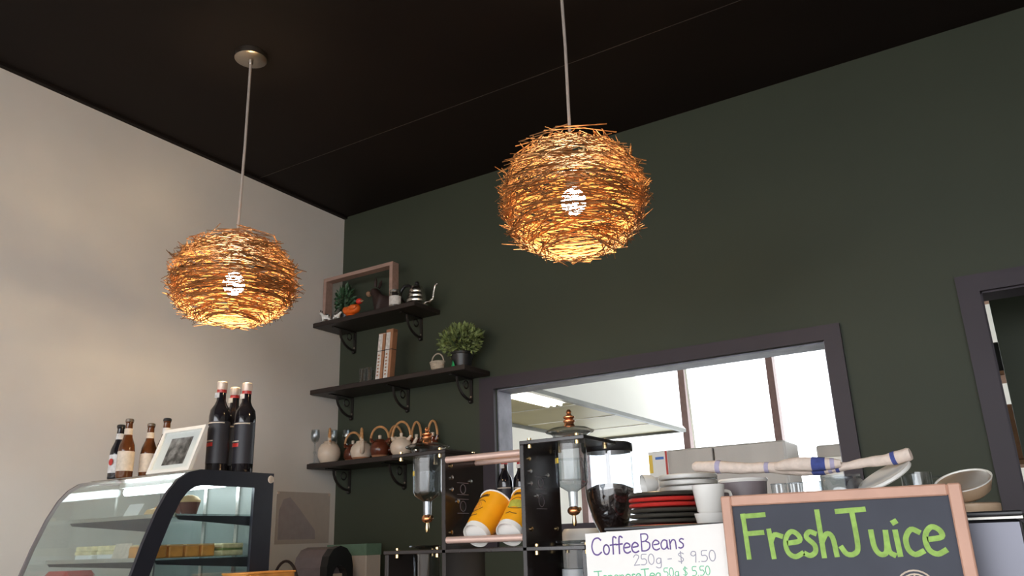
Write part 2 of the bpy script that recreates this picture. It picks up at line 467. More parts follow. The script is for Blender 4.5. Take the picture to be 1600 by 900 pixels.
# ------------------------------------------------------------------ kitchen fittings
hd = thing('range_hood', 'olive tinted stainless range hood seen through the serving hatch', 'range hood', (0.595, 1.4, 1.935))
HX, HY = 0.375, 1.09
h = MB()
h.ring([(-HX, -HY), (HX, -HY), (HX, HY), (-HX, HY)], [(-HX + 0.03, -HY + 0.03), (HX - 0.03, -HY + 0.03), (HX - 0.03, HY - 0.03), (-HX + 0.03, HY - 0.03)], 0.014, 0.036, 'z')
h.build('rim', 'hood_rim', hd)
MB().box(-HX + 0.03, HX - 0.03, -HY + 0.03, HY - 0.03, 0.03, 0.04).build('underside', 'hood', hd)
c = MB(); c.add([(-HX, -HY, 0.036), (HX, -HY, 0.036), (HX, HY, 0.036), (-HX, HY, 0.036), (-0.3, -0.5, 0.72), (-0.05, -0.5, 0.72), (-0.05, 0.5, 0.72), (-0.3, 0.5, 0.72)],
                [(0, 1, 2, 3), (4, 7, 6, 5), (0, 4, 5, 1), (1, 5, 6, 2), (2, 6, 7, 3), (3, 7, 4, 0)])
c.build('canopy', 'kitchen_white', hd)  # canopy coloured white: the window light on it is put into its colour
for k in range(4):
    MB().box(-HX + 0.06, HX - 0.06, -HY + 0.08 + k * 0.53, -HY + 0.085 + k * 0.53, 0.026, 0.031).build('seam', 'steel_dull', hd)
MB().box(-0.3, -0.05, -0.5, 0.5, 0.72, 0.815).build('duct', 'steel_dull', hd)
fx = MB().box(0.20, 0.33, -1.04, -0.62, 0.018, 0.03).build('light_fitting', 'kitchen_white', hd)
for k in range(3): MB().tube([(0.225 + 0.04 * k, -1.02, 0.010), (0.225 + 0.04 * k, -0.64, 0.010)], 0.008, 8).build('light_tube', 'hood_tube', fx)

fr = thing('steel_fridge', 'tall stainless fridge in the kitchen with a striped notice on it', 'fridge', (1.735, 1.0, 0))
MB().box(-0.325, 0.325, -0.30, -0.05, 0.05, 1.645, 0.008).build('body', 'fridge_steel', fr)
d1 = MB().box(-0.322, -0.003, -0.322, -0.30, 0.08, 1.64, 0.004).build('door', 'fridge_steel', fr); d2 = MB().box(0.003, 0.322, -0.322, -0.30, 0.08, 1.64, 0.004).build('door', 'fridge_steel', fr)
for d, x in ((d1, -0.04), (d2, 0.04)): MB().tube([(x, -0.35, 0.7), (x, -0.35, 1.2)], 0.01).build('handle', 'steel', d)
nn = thing('striped_notice', 'white notice with yellow blue and red stripes on the steel fridge', 'notice', (1.462, 0.676, 1.52))
MB().box(-0.05, 0.05, -0.002, 0.0, 0, 0.12).build('sheet', 'paper', nn)
MB().box(-0.049, -0.030, -0.003, -0.002, 0.02, 0.105).build('yellow_band', 'yellow_print', nn)
MB().box(-0.015, 0.028, -0.003, -0.002, 0.082, 0.094).build('blue_band', 'blue', nn)
MB().box(0.036, 0.046, -0.003, -0.002, 0.0, 0.119).build('red_band', 'red', nn)
cb = thing('steel_cabinet', 'lower stainless cabinet in the kitchen beside the tall fridge', 'cabinet', (2.38, 1.55, 0))
MB().box(-0.30, 0.38, -0.3, 0.3, 0.05, 1.66, 0.008).build('body', 'fridge_steel', cb)
MB().box(-0.29, 0.055, -0.318, -0.30, 0.08, 1.6, 0.004).build('door', 'steel_dull', cb); MB().box(0.065, 0.37, -0.318, -0.30, 0.08, 1.6, 0.004).build('door', 'steel_dull', cb)

rk = thing('storage_rack', 'narrow wooden storage rack glimpsed through the doorway', 'rack', (2.93, 1.35, 0))
for x in (-0.13, 0.13):
    for y in (-0.12, 0.12): MB().box(x - 0.015, x + 0.015, y - 0.015, y + 0.015, 0, 2.5).build('post', 'cardboard', rk)
for k in range(6): MB().box(-0.145, 0.145, -0.135, 0.135, 0.3 + 0.4 * k, 0.32 + 0.4 * k).build('shelf', 'cardboard', rk)
for k, (hh, mm, lb, ct) in enumerate(((0.22, 'paper', 'white carton low on the storage rack', 'carton'), (0.3, 'white', 'tall white tub on the storage rack', 'tub'),
                                      (0.3, 'paper', 'white carton on the storage rack above the white tub', 'carton'), (0.25, 'cardboard', 'brown carton on the storage rack', 'carton'), (0.14, 'black', 'black box near the top of the storage rack', 'box'))):
    b = MB().box(-0.11, 0.11, -0.10, 0.10, 0, hh, 0.006).build('storage_box', mm)
    b.location = (2.93, 1.35, 0.321 + 0.4 * k); tag(b, lb, ct)

# ------------------------------------------------------------------ pendant lamps
def pendant(x, y, zc, c, label, seed):
    rnd = random.Random(seed)
    t = thing('pendant_lamp', label, 'pendant lamp', (x, y, H), 0, 'woven twig pendant lamps')
    MB().lathe([(0.0, -0.026), (0.052, -0.026), (0.058, -0.022), (0.058, 0.0), (0.0, 0.0)], 36).build('ceiling_canopy', 'nickel', t, True)
    MB().lathe([(0.006, -0.045), (0.009, -0.04), (0.009, -0.026), (0.0, -0.026)], 14).build('cord_grip', 'nickel', t, True)
    zc -= H
    MB().tube([(0, 0, -0.03), (0.004, 0, (zc + c) * 0.5), (0, 0, zc + c * 0.55)], 0.0048, 8).build('cord', 'cord', t, True)
    MB().lathe([(0.0, zc + c * 0.55 + 0.01), (0.017, zc + c * 0.55), (0.021, zc + 0.05), (0.017, zc + 0.032), (0, zc + 0.032)], 16).build('socket', 'black', t, True)
    MB().lathe([(0.0, zc - 0.045), (0.017, zc - 0.041), (0.031, zc - 0.028), (0.036, zc - 0.008), (0.031, zc + 0.012), (0.017, zc + 0.03), (0.013, zc + 0.036), (0.0, zc + 0.037)], 20).build('bulb', 'bulb', t, True)
    A = 0.192
    fr = MB()
    ztop, zbot = 0.93, -0.90
    for s in (ztop, zbot, 0.5, 0.0, -0.5):
        r = A * (1 - abs(s) ** 2.5) ** 0.5 if abs(s) < 0.85 else (0.06 if s > 0 else 0.080)
        fr.tube([(r * math.cos(a), r * math.sin(a), zc + s * c) for a in [2 * PI * i / 28 for i in range(28)]], 0.0022, 5, True)
    for k in range(3):
        a = 2 * PI * k / 3
        fr.tube([(0.0, 0, zc + c * 0.60), (0.06 * math.cos(a), 0.06 * math.sin(a), zc + ztop * c)], 0.0018, 5)
    fr.build('wire_frame', 'iron', t, True)
    tw = MB()
    def rad(s):
        return A * max(0.02, 1 - abs(s) ** 2.6) ** 0.5
    n = 1350
    for i in range(n):
        u = (i + 0.5) / n
        s = -0.96 + 1.93 * u
        r = rad(s)
        if s < -0.80: r = max(r, 0.082)
        r += rnd.uniform(-0.008, 0.008)
        a = rnd.uniform(0, 2 * PI)
        ln = rnd.uniform(0.10, 0.19) * (0.55 + 0.45 * r / A)
        ro = Vector((math.cos(a), math.sin(a), 0)); ta = Vector((-math.sin(a), math.cos(a), 0))
        tilt = rnd.gauss(0, 0.12)
        skew = rnd.gauss(0.02, 0.13)
        d = (ta + Vector((0, 0, 1)) * tilt + ro * skew).normalized()
        ctr = ro * r + Vector((0, 0, zc + s * c + rnd.uniform(-0.006, 0.006)))
        w_ = rnd.uniform(0.0013, 0.0022)
        p0 = ctr - d * ln / 2; p1 = ctr + d * ln / 2
        q = d.cross(Vector((0, 0, 1))).normalized(); z_ = q.cross(d)
        vs = []
        for p, k in ((p0, 0.6), (ctr - ro * 0.003, 1.0), (p1, 0.6)):
            for e, g in ((0, 1.15), (0.87, -0.6), (-0.87, -0.6)):
                vs.append(p + (q * e + z_ * g) * w_ * k)
        fs = [(2, 1, 0), (6, 7, 8)]
        for b in (0, 3):
            for k in range(3):
                k2 = (k + 1) % 3
                fs.append((b + k, b + k2, b + 3 + k2, b + 3 + k))
        tw.add(vs, fs)
    for i in range(90):     # loose twigs over the crown
        a = rnd.uniform(0, 2 * PI); rr = A * rnd.uniform(0.25, 0.75)
        a2 = a + rnd.uniform(1.2, 2.2) * rnd.choice((-1, 1))
        p0 = Vector((rr * math.cos(a), rr * math.sin(a), zc + c * (0.93 + rnd.uniform(-0.05, 0.10))))
        d = Vector((math.cos(a2), math.sin(a2), rnd.uniform(-0.12, 0.15)))
        tw.tube([p0 - d * 0.06, p0 + d * 0.06], 0.0017, 3)
    o = tw.build('twig_shade', 'twig', t)
    o['kind'] = 'stuff'
    return t
pendant(0.806, -1.348, 2.112, 0.142, 'flatter woven twig pendant lamp hanging near the grey wall', 3)
pendant(2.005, -1.165, 2.165, 0.160, 'rounder woven twig pendant lamp hanging before the green wall', 5)

# ------------------------------------------------------------------ wall shelves
def bracket(parent, x, z):
    b = MB()
    b.box(x - 0.008, x + 0.008, -0.005, 0.0, z - 0.112, z)
    b.box(x - 0.008, x + 0.008, -0.165, -0.005, z - 0.005, z)
    pts = [(x, -0.006, z - 0.10)] + [(x, -0.006 - 0.11 * math.sin(a) , z - 0.10 + 0.095 * (1 - math.cos(a)) * 1.0) for a in [PI / 2 * k / 7 for k in range(1, 8)]]
    b.tube(pts, 0.0065, 6)
    b.tube([(x, -0.045 + 0.018 * math.cos(a), z - 0.032 + 0.018 * math.sin(a)) for a in [2 * PI * k / 12 for k in range(12)]], 0.0035, 5, True)
    b.ball((x, -0.012, z - 0.108), 0.010, 8, 6)
    o = b.build('bracket', 'iron', parent, True)
    MB().lathe([(0.0, 0.0), (0.005, 0.0), (0.004, 0.003), (0, 0.003)], 8).build('screw', 'nickel', o).matrix_local = Matrix.Translation((x, -0.005, z - 0.085)) @ Matrix.Rotation(PI / 2, 4, 'X')
def shelf(z, length, xs, label):
    t = thing('wall_shelf', label, 'shelf', (0, 0, z))
    MB().box(0.001, length, -0.205, -0.001, 0, 0.023, 0.002).build('board', 'shelf', t)
    for x in xs: bracket(t, x, 0)
    return t
S1, S2, S3 = 2.322, 1.977, 1.615
shelf(S1, 0.662, (0.105, 0.545), 'short dark wooden shelf holding the box frame and kettle')
shelf(S2, 0.946, (0.10, 0.465, 0.84), 'longer dark wooden shelf holding two tall boxes and a bushy plant')
shelf(S3, 0.86, (0.095, 0.45, 0.77), 'dark wooden shelf holding the row of teapots')
S1 += 0.0232; S2 += 0.0232; S3 += 0.0232

# --- top shelf
t = thing('box_frame', 'deep pinkish wooden box frame standing open on the shelf', 'frame', (0.245, -0.095, S1))
MB().ring([(-0.235, 0), (0.235, 0), (0.235, 0.252), (-0.235, 0.252)], [(-0.215, 0.018), (0.215, 0.018), (0.215, 0.234), (-0.215, 0.234)], -0.055, -0.008, 'y').build('frame', 'frame_wood', t)
t = thing('potted_plant', 'small dark leafy plant in a black pot inside the box frame', 'plant', (0.066, -0.050, S1))
t.scale = (1.12, 0.70, 1.2)
MB().lathe([(0, 0), (0.022, 0), (0.028, 0.055), (0.030, 0.06), (0.026, 0.06), (0.024, 0.05), (0, 0.05)], 18).build('pot', 'black', t, True)
def leaf_cloud(t, n, c, r, size, m, seed, flat=1.0, sr=None):
    rnd = random.Random(seed); b = MB()
    for i in range(n):
        while True:
            d = Vector((rnd.uniform(-1, 1), rnd.uniform(-1, 1), rnd.uniform(-1, 1)))
            if 0.3 < d.length < 1: break
        p = Vector(c) + Vector((d.x * r[0], d.y * r[1], d.z * r[2]))
        o = (d + Vector((0, 0, 0.35)) + Vector((rnd.uniform(-.6, .6), rnd.uniform(-.6, .6), rnd.uniform(-.5, .5)))).normalized()
        sd = o.cross(Vector((rnd.uniform(-1, 1), rnd.uniform(-1, 1), rnd.uniform(-1, 1)))).normalized()
        nn_ = o.cross(sd)
        L = size * rnd.uniform(0.7, 1.3); W = L * 0.28
        b.add([p, p + o * L * 0.5 + sd * W + nn_ * 0.001, p + o * L, p + o * L * 0.5 - sd * W + nn_ * 0.001, p + o * L * 0.5 - nn_ * L * 0.1], [(0, 1, 4), (1, 2, 4), (2, 3, 4), (3, 0, 4)])
    o = b.build('foliage', m, t); o['kind'] = 'stuff'
    st = MB()
    for i in range(9):
        a = rnd.uniform(0, 2 * PI); q = rnd.uniform(0.2, 0.8)
        b0 = sr or (0, 0, 0.05)
        st.tube([b0, (c[0] * 0.5 + r[0] * 0.4 * q * math.cos(a), c[1] * 0.5 + r[1] * 0.4 * q * math.sin(a), (b0[2] + c[2]) / 2), (c[0] + r[0] * q * math.cos(a), c[1] + r[1] * q * math.sin(a), c[2] + r[2] * rnd.uniform(-.2, .6))], 0.0012, 4)
    st.build('stems', 'leaf_dark', t)
leaf_cloud(t, 130, (0, 0, 0.125), (0.042, 0.04, 0.055), 0.030, 'leaf_dark', 1)

def little_animal(x, y, z, s, label, body='white', rot=0.0, patch='black'):
    t = thing('animal_figurine', label, 'figurine', (x, y, z), rot)
    P = [(0, 0, 0.030, 0.014), (0.020, 0, 0.030, 0.013), (-0.020, 0, 0.031, 0.013), (0.028, 0, 0.045, 0.008), (0.036, 0, 0.054, 0.010), (0.046, 0, 0.050, 0.006)]
    E = [(0, 1), (0, 2), (1, 3), (3, 4), (4, 5)]
    for sx in (0.018, -0.020):
        for sy in (-0.008, 0.008):
            i = len(P); P += [(sx, sy, 0.016, 0.006), (sx, sy, 0.005, 0.006)]
            E += [(1 if sx > 0 else 2, i), (i, i + 1)]
    P = [tuple(v * s for v in p) for p in P]
    skin('body', P, E, body, t, 1)
    for sy in (-1, 1): MB().ball((0.034 * s, sy * 0.008 * s, 0.064 * s), (0.003 * s, 0.003 * s, 0.006 * s), 8, 6).build('ear', patch, t, True)
    MB().ball((-0.004 * s, 0, 0.040 * s), (0.011 * s, 0.0135 * s, 0.006 * s), 10, 6).build('saddle_patch', patch, t, True)
little_animal(0.072, -0.178, S1, 0.95, 'larger white animal figurine with a black patch on the shelf', rot=PI + 0.3)
little_animal(0.142, -0.182, S1, 0.70, 'smaller white animal figurine next to the orange hen', rot=0.2)
t = thing('hen_figurine', 'orange hen figurine with a red head on the shelf', 'figurine', (0.245, -0.181, S1))
skin('body', [(0, 0, 0.030, 0.026), (-0.035, 0, 0.034, 0.022), (-0.055, 0, 0.052, 0.014), (0.03, 0, 0.036, 0.024), (0.045, 0, 0.055, 0.016)], [(0, 1), (1, 2), (0, 3), (3, 4)], 'orange', t)
MB().ball((0.050, -0.002, 0.070), (0.019, 0.016, 0.015), 12, 8).build('head', 'fig_red', t, True)
MB().ball((0.022, -0.022, 0.040), (0.026, 0.010, 0.014), 12, 8).build('wing', 'orange', t, True)
MB().lathe([(0.008, 0), (0.0, 0.016)], 8).build('beak', 'snout', t).matrix_local = Matrix.Translation((0.066, -0.004, 0.068)) @ Matrix.Rotation(PI / 2, 4, 'Y')
MB().lathe([(0, 0), (0.030, 0), (0.026, 0.007), (0, 0.007)], 18).build('base', 'orange', t, True)
t = thing('donkey_figurine', 'dark brown donkey figurine with a tan muzzle on the shelf', 'figurine', (0.350, -0.058, S1))
t.scale = (1.25, 1.25, 1.32)
skin('body', [(0.03, 0, 0.050, 0.034), (-0.012, 0, 0.058, 0.032), (0.065, 0, 0.045, 0.030), (-0.038, 0, 0.090, 0.022), (-0.050, 0, 0.118, 0.021), (-0.075, 0, 0.115, 0.013),
              (-0.020, -0.018, 0.028, 0.011), (-0.022, -0.020, 0.008, 0.010), (-0.020, 0.018, 0.028, 0.011), (-0.022, 0.020, 0.008, 0.010),
              (0.070, -0.020, 0.024, 0.013), (0.070, -0.022, 0.008, 0.010), (0.070, 0.020, 0.024, 0.013), (0.070, 0.022, 0.008, 0.010)],
     [(0, 1), (0, 2), (1, 3), (3, 4), (4, 5), (1, 6), (6, 7), (1, 8), (8, 9), (2, 10), (10, 11), (2, 12), (12, 13)], 'fig_brown', t)
MB().ball((-0.083, 0, 0.112), (0.013, 0.013, 0.012), 12, 8).build('muzzle', 'snout', t, True)
for sy in (-1, 1): MB().tube([(-0.040, sy * 0.010, 0.130), (-0.034, sy * 0.016, 0.150), (-0.030, sy * 0.018, 0.165)], [0.006, 0.007, 0.001], 8).build('ear', 'fig_brown', t, True)
MB().tube([(0.09, 0, 0.06), (0.105, 0, 0.045), (0.106, 0, 0.025)], [0.004, 0.003, 0.005], 6).build('tail', 'fig_brown', t, True)
t = thing('canister', 'white labelled steel canister beside the kettle on the shelf', 'canister', (0.512, -0.165, S1))
MB().lathe([(0, 0), (0.028, 0), (0.028, 0.072), (0.025, 0.076), (0, 0.076)], 24).build('body', 'steel', t, True)
MB().lathe([(0.0287, 0.012), (0.0287, 0.056)], 24).build('label_band', 'label_grey', t, True)
MB().lathe([(0, 0.0765), (0.027, 0.0765), (0.027, 0.088), (0.010, 0.094), (0, 0.094)], 24).build('lid', 'steel', t, True)
t = thing('kettle', 'ribbed steel gooseneck kettle with black handle on the shelf', 'kettle', (0.598, -0.105, S1))
prof = [(0, 0), (0.058, 0)]
for k in range(4):
    r = 0.058 - 0.007 * k; z = 0.002 + k * 0.024
    prof += [(r, z + 0.002), (r + 0.001, z + 0.010), (r - 0.002, z + 0.018), (r - 0.008, z + 0.0225)]
prof += [(0.028, 0.099), (0, 0.100)]
MB().lathe(prof, 28).build('body', 'steel', t, True)
ld = MB().lathe([(0, 0.1002), (0.028, 0.1002), (0.027, 0.106), (0.012, 0.112), (0, 0.112)], 24).build('lid', 'steel', t, True)
MB().lathe([(0, 0.112), (0.006, 0.112), (0.012, 0.122), (0.010, 0.130), (0, 0.131)], 14).build('knob', 'black', ld, True)
MB().tube(smooth_path([(0.052, 0, 0.018), (0.080, 0, 0.016), (0.098, 0, 0.030), (0.104, 0, 0.060), (0.112, 0, 0.088), (0.128, 0, 0.098)]), [0.008] * 12 + [0.0055] * 19, 10).build('spout', 'steel', t, True)
MB().tube(smooth_path([(-0.030, 0, 0.096), (-0.045, 0, 0.118), (-0.075, 0, 0.122), (-0.098, 0, 0.100), (-0.108, 0, 0.070)]), 0.0075, 8).build('handle', 'black', t, True)

# --- middle shelf
for i, (x, lb) in enumerate(((0.318, 'left one'), (0.358, 'right one'))):
    g = MB().lathe([(0, 0), (0.018, 0), (0.020, 0.07), (0.0185, 0.07), (0.0165, 0.005), (0, 0.005)], 18).build('drinking_glass', 'glass_strong', None, True)
    g.location = (x, -0.165, S2)
    tag(g, ('small clear drinking glass at the open end of the shelf pair', 'small clear drinking glass right beside the tall boxes')[i], 'glass', 'small glasses on the plant shelf')
for i, (x, hh, lean) in enumerate(((0.428, 0.225, 0.02), (0.476, 0.238, 0.02))):
    t = thing('tall_box', ('shorter tall narrow white box with red brown print on shelf', 'taller narrow white box with red brown top on shelf')[i], 'box', (x, -0.165, S2), 0, 'tall boxes on the plant shelf')
    sh = Matrix(((1, 0, lean / hh, 0), (0, 1, 0, 0), (0, 0, 1, 0), (0, 0, 0, 1)))
    b = MB(); b.T = sh; b.box(-0.021, 0.021, -0.016, 0.016, 0, hh, 0.001); b.build('carton', 'label_grey', t)
    b = MB(); b.T = sh; b.box(0.006, 0.0214, -0.0165, 0.0165, 0.004, hh - 0.004); b.build('printed_strip', 'clay', t)
    b = MB(); b.T = sh; b.box(-0.0216, 0.0216, -0.0168, 0.0168, 0.138, 0.1415); b.build('band', 'black', t)
    b = MB(); b.T = sh; b.box(-0.0214, 0.0214, -0.0164, 0.0164, hh - 0.012 * i - 0.002, hh + 0.0005); b.build('cap', 'clay', t)
    for k in range(7):
        b = MB(); b.T = sh; b.box(-0.014, -0.004, -0.0166, -0.016, 0.02 + k * 0.016, 0.027 + k * 0.016); b.build('print_mark', 'clay', t)
t = thing('small_basket', 'tiny pale wicker basket with a hoop handle beside the plant', 'basket', (0.768, -0.165, S2))
bk = MB()
for k in range(6): bk.tube([((0.028 + 0.0018 * k) * math.cos(a), (0.021 + 0.0014 * k) * math.sin(a), 0.004 + 0.007 * k) for a in [2 * PI * i / 20 for i in range(20)]], 0.0036, 5, True)
bk.box(-0.024, 0.024, -0.016, 0.016, 0.0, 0.004)
bk.build('woven_body', 'wicker', t, True)
MB().tube([(0.034 * math.cos(a), 0, 0.038 + 0.042 * math.sin(a)) for a in [PI * i / 12 for i in range(13)]], 0.0028, 6).build('handle', 'wicker', t, True)
t = thing('potted_plant', 'bushy pale green plant in a dark pot on the shelf', 'plant', (0.862, -0.105, S2))
MB().lathe([(0, 0), (0.040, 0), (0.053, 0.068), (0.056, 0.07), (0.056, 0.080), (0.050, 0.080), (0.048, 0.066), (0, 0.066)], 26).build('pot', 'black', t, True)
MB().lathe([(0, 0.067), (0.0475, 0.067), (0, 0.070)], 20).build('soil', 'soil', t)
leaf_cloud(t, 620, (0, -0.01, 0.135), (0.105, 0.072, 0.070), 0.026, 'leaf', 2, sr=(0, 0, 0.07))
MB().add([(-0.032, -0.046, 0.0), (0.002, -0.052, 0.0), (-0.014, -0.051, 0.040), (-0.014, -0.058, 0.012)], [(0, 1, 3), (1, 2, 3), (2, 0, 3), (0, 2, 1)]).build('green_tag', 'green_tag', t)

# --- teapot shelf
def teapot(x, y, rot, r, hh, m, label, base='clay', bail=0.060, group='teapots with cane handles'):
    t = thing('teapot', label, 'teapot', (x, y, S3), rot, group)
    MB().lathe([(0, 0), (r * 0.68, 0), (r * 0.74, 0.006), (r * 0.84, hh * 0.16)], 26).build('foot', base, t, True)
    MB().lathe([(r * 0.84, hh * 0.16), (r * 0.97, hh * 0.34), (r, hh * 0.5), (r * 0.94, hh * 0.7), (r * 0.74, hh * 0.9), (r * 0.52, hh * 0.97), (r * 0.50, hh), (0, hh)], 26).build('body', m, t, True)
    ld = MB().lathe([(0, hh + 0.0005), (r * 0.52, hh + 0.0005), (r * 0.46, hh + 0.006), (r * 0.18, hh + 0.010), (0, hh + 0.010)], 22).build('lid', m, t, True)
    MB().lathe([(0, hh + 0.010), (0.007, hh + 0.010), (0.0085, hh + 0.024), (0.006, hh + 0.027), (0, hh + 0.027)], 12).build('knob', 'cream' if m != 'brown_glaze' else 'label_cream', ld, True)
    MB().tube(smooth_path([(r * 0.85, 0, hh * 0.42), (r * 1.2, 0, hh * 0.55), (r * 1.45, 0, hh * 0.85), (r * 1.62, 0, hh * 1.0)], 5), [0.013 - 0.0005 * i for i in range(16)], 10).build('spout', m, t, True)
    for s in (-1, 1):
        MB().tube([(s * r * 0.62, 0, hh * 0.90), (s * r * 0.85, 0, hh * 1.02), (s * r * 0.98, 0, hh * 1.16)], [0.010, 0.008, 0.006], 8).build('lug', m, t, True)
    MB().tube([(r * 0.93 * math.cos(a), 0, hh * 1.08 + bail * math.sin(a)) for a in [PI * (-0.06 + 1.12 * i / 20) for i in range(21)]], 0.0055, 8).build('handle', 'cane', t, True)
    return t
teapot(0.086, -0.142, 2.4, 0.056, 0.100, 'cream', 'largest cream teapot at the wall end of the shelf', 'cream')
teapot(0.186, -0.082, 0.35, 0.045, 0.080, 'brown_glaze', 'brown glazed teapot between two cream teapots')
teapot(0.286, -0.132, -0.75, 0.052, 0.084, 'cream', 'round cream teapot with a bare clay foot between brown teapots')
teapot(0.410, -0.142, 0.5, 0.046, 0.080, 'brown_glaze', 'front brown teapot right of the clay footed cream teapot')
teapot(0.425, -0.046, 0.9, 0.034, 0.080, 'brown_glaze', 'brown teapot hidden behind the front brown teapot', bail=0.072)
teapot(0.540, -0.142, 0.15, 0.052, 0.078, 'cream', 'cream teapot with raised spout at the drip tower end of shelf', 'cream', bail=0.072)
teapot(0.550, -0.044, PI, 0.030, 0.080, 'brown_glaze', 'teapot standing behind the cream one with raised spout', bail=0.078)
teapot(0.646, -0.044, PI, 0.030, 0.080, 'brown_glaze', 'last teapot of the row behind the drip tower lid', bail=0.074)
for i, (x, y, hh, lb) in enumerate(((0.030, -0.183, 0.165, 'tallest stemmed glass at the very end of the teapot shelf'), (0.030, -0.060, 0.175, 'stemmed glass in the wall corner behind the largest teapot'), (0.110, -0.045, 0.170, 'stemmed glass between the largest cream and the brown teapot'))):
    g = thing('stemmed_glass', lb, 'glass', (x, y, S3), 0, 'stemmed glasses')
    MB().lathe([(0, 0), (0.026, 0), (0.024, 0.003), (0.006, 0.006), (0.004, 0.010), (0.004, hh * 0.28), (0.009, hh * 0.33), (0.004, hh * 0.38), (0.004, hh * 0.60), (0, hh * 0.60)], 16).build('stem', 'glass_strong', g, True)
    MB().lathe([(0.004, hh * 0.60), (0.016, hh * 0.66), (0.022, hh * 0.78), (0.021, hh * 0.90), (0.019, hh), (0.0175, hh), (0.019, hh * 0.90), (0.020, hh * 0.78), (0.014, hh * 0.68), (0, hh * 0.64)], 18).build('bowl', 'glass_strong', g, True)

# ------------------------------------------------------------------ counters
ct = thing('service_counter', 'dark wooden service counter carrying the display case and machines', 'counter', (2.2, -1.5, 0))
MB().box(-2.19, 2.0, -0.42, 0.44, 0, 0.86).build('body', 'counter_wood', ct)
MB().box(-2.195, 2.05, -0.46, 0.48, 0.86, 0.90, 0.004).build('worktop', 'counter_wood', ct)
for k in range(8): MB().box(-2.15 + k * 0.52, -1.66 + k * 0.52, -0.432, -0.42, 0.08, 0.82).build('panel', 'counter_wood', ct)
bb = thing('back_bench', 'low back bench along the green wall under the shelves', 'bench', (0.7, -0.30, 0))
MB().box(-0.695, 2.1, -0.30, 0.295, 0, 0.90).build('body', 'black', bb)
MB().box(-0.698, 2.1, -0.325, 0.297, 0.90, 0.94, 0.003).build('worktop', 'steel_dull', bb)

# ------------------------------------------------------------------ display case
CX0, CX1, CZ = 0.345, 0.90, 1.481
dc = thing('display_case', 'curved glass food display case with a black end frame', 'display case', ((CX0 + CX1) / 2, -1.45, 0.90))
ox, oy, oz = (CX0 + CX1) / 2, -1.45, 0.90
def prof_pts(inset=0.0):
    base = [(-1.690, 1.10), (-1.675, 1.195), (-1.650, 1.275), (-1.618, 1.358), (-1.588, 1.415), (-1.560, 1.448), (-1.525, 1.471), (-1.485, 1.480)]
    return [(y - oy, z - oz) for y, z in base]
fp = prof_pts()
outer = [(-1.21 - oy, 1.10 - oz)] + fp[0:1] + fp[1:] + [(-1.21 - oy, CZ - oz)]
inn = [(-1.285, 1.12), (-1.635, 1.12), (-1.622, 1.19), (-1.598, 1.265), (-1.570, 1.34), (-1.545, 1.39), (-1.525, 1.415), (-1.500, 1.430), (-1.470, 1.435), (-1.285, 1.435)]
inn = [(y - oy, z - oz) for y, z in inn]
hx = (CX1 - CX0) / 2
e1 = MB().ring(outer, inn, hx - 0.012, hx, 'x').build('end_frame', 'black_metal', dc, label='black end frame with curved front')
MB().prism(inn, hx - 0.008, hx - 0.005, 'x').build('end_glass', 'glass_case', e1)
MB().lathe([(0, 0), (0.012, 0), (0.011, 0.003), (0, 0.004)], 18).build('screw_cap', 'label_cream', e1, True).matrix_local = Matrix.Translation((hx, -1.222 - oy, 1.462 - oz)) @ Matrix.Rotation(PI / 2, 4, 'Y')
ctr = (-0.02, 0.36)
inn2 = [(a * 0.94 + ctr[0] * 0.06, b * 0.95 + ctr[1] * 0.05) for a, b in outer]
e2 = MB().ring(outer, inn2, -hx, -hx + 0.008, 'x').build('end_frame', 'grey_plastic', dc)
MB().prism(inn2, -hx + 0.003, -hx + 0.006, 'x').build('end_glass', 'glass_case', e2)
g = MB(); q = fp
vs = []
for (y, z) in q:
    for x in (-hx + 0.004, hx - 0.012): vs.append((x, y, z))
for (y, z) in q:
    for x in (-hx + 0.004, hx - 0.012): vs.append((x, y + 0.005, z - 0.002))
n = len(q)
fs = []
for i in range(n - 1):
    fs += [(2 * i, 2 * i + 1, 2 * i + 3, 2 * i + 2), (2 * n + 2 * i, 2 * n + 2 * i + 2, 2 * n + 2 * i + 3, 2 * n + 2 * i + 1)]
fs += [(0, 2 * n, 2 * n + 1, 1), (2 * n - 2, 2 * n - 1, 4 * n - 1, 4 * n - 2)]
g.add(vs, fs).build('curved_glass', 'glass_case', dc, True)
MB().box(-hx + 0.002, hx - 0.012, -1.485 - oy, -1.21 - oy, CZ - oz - 0.008, CZ - oz).build('top', 'steel', dc)
MB().box(-hx + 0.002, hx - 0.012, -1.225 - oy, -1.212 - oy, 0.20, CZ - oz - 0.008).build('back_panel', 'case_back', dc)
for x in (-0.03, 0.13): MB().box(x, x + 0.014, -1.232 - oy, -1.225 - oy, 0.21, CZ - oz - 0.012).build('door_stile', 'steel', dc)
MB().box(-hx, hx, -1.69 - oy, -1.21 - oy, 0.0, 0.20, 0.004).build('base', 'black_metal', dc)
MB().box(-hx + 0.01, hx - 0.014, -1.67 - oy, -1.23 - oy, 0.20, 0.212).build('deck', 'steel', dc)
for z, y0 in ((1.355, -1.545), (1.236, -1.60)):
    s = MB().box(-hx + 0.012, hx - 0.016, y0 - oy, -1.24 - oy, z - oz - 0.005, z - oz).build('glass_shelf', 'glass_case', dc)
    for x in (-hx + 0.010, hx - 0.020):
        MB().prism([(y0 - oy, z - oz - 0.005), (-1.25 - oy, z - oz - 0.005), (-1.25 - oy, z - oz - 0.036), (y0 - oy + 0.01, z - oz - 0.016)], x, x + 0.005, 'x').build('shelf_bracket', 'black_metal', s)
    MB().box(-hx + 0.012, hx - 0.016, y0 - oy - 0.004, y0 - oy, z - oz - 0.008, z - oz + 0.003).build('edge_strip', 'steel_dull', s)
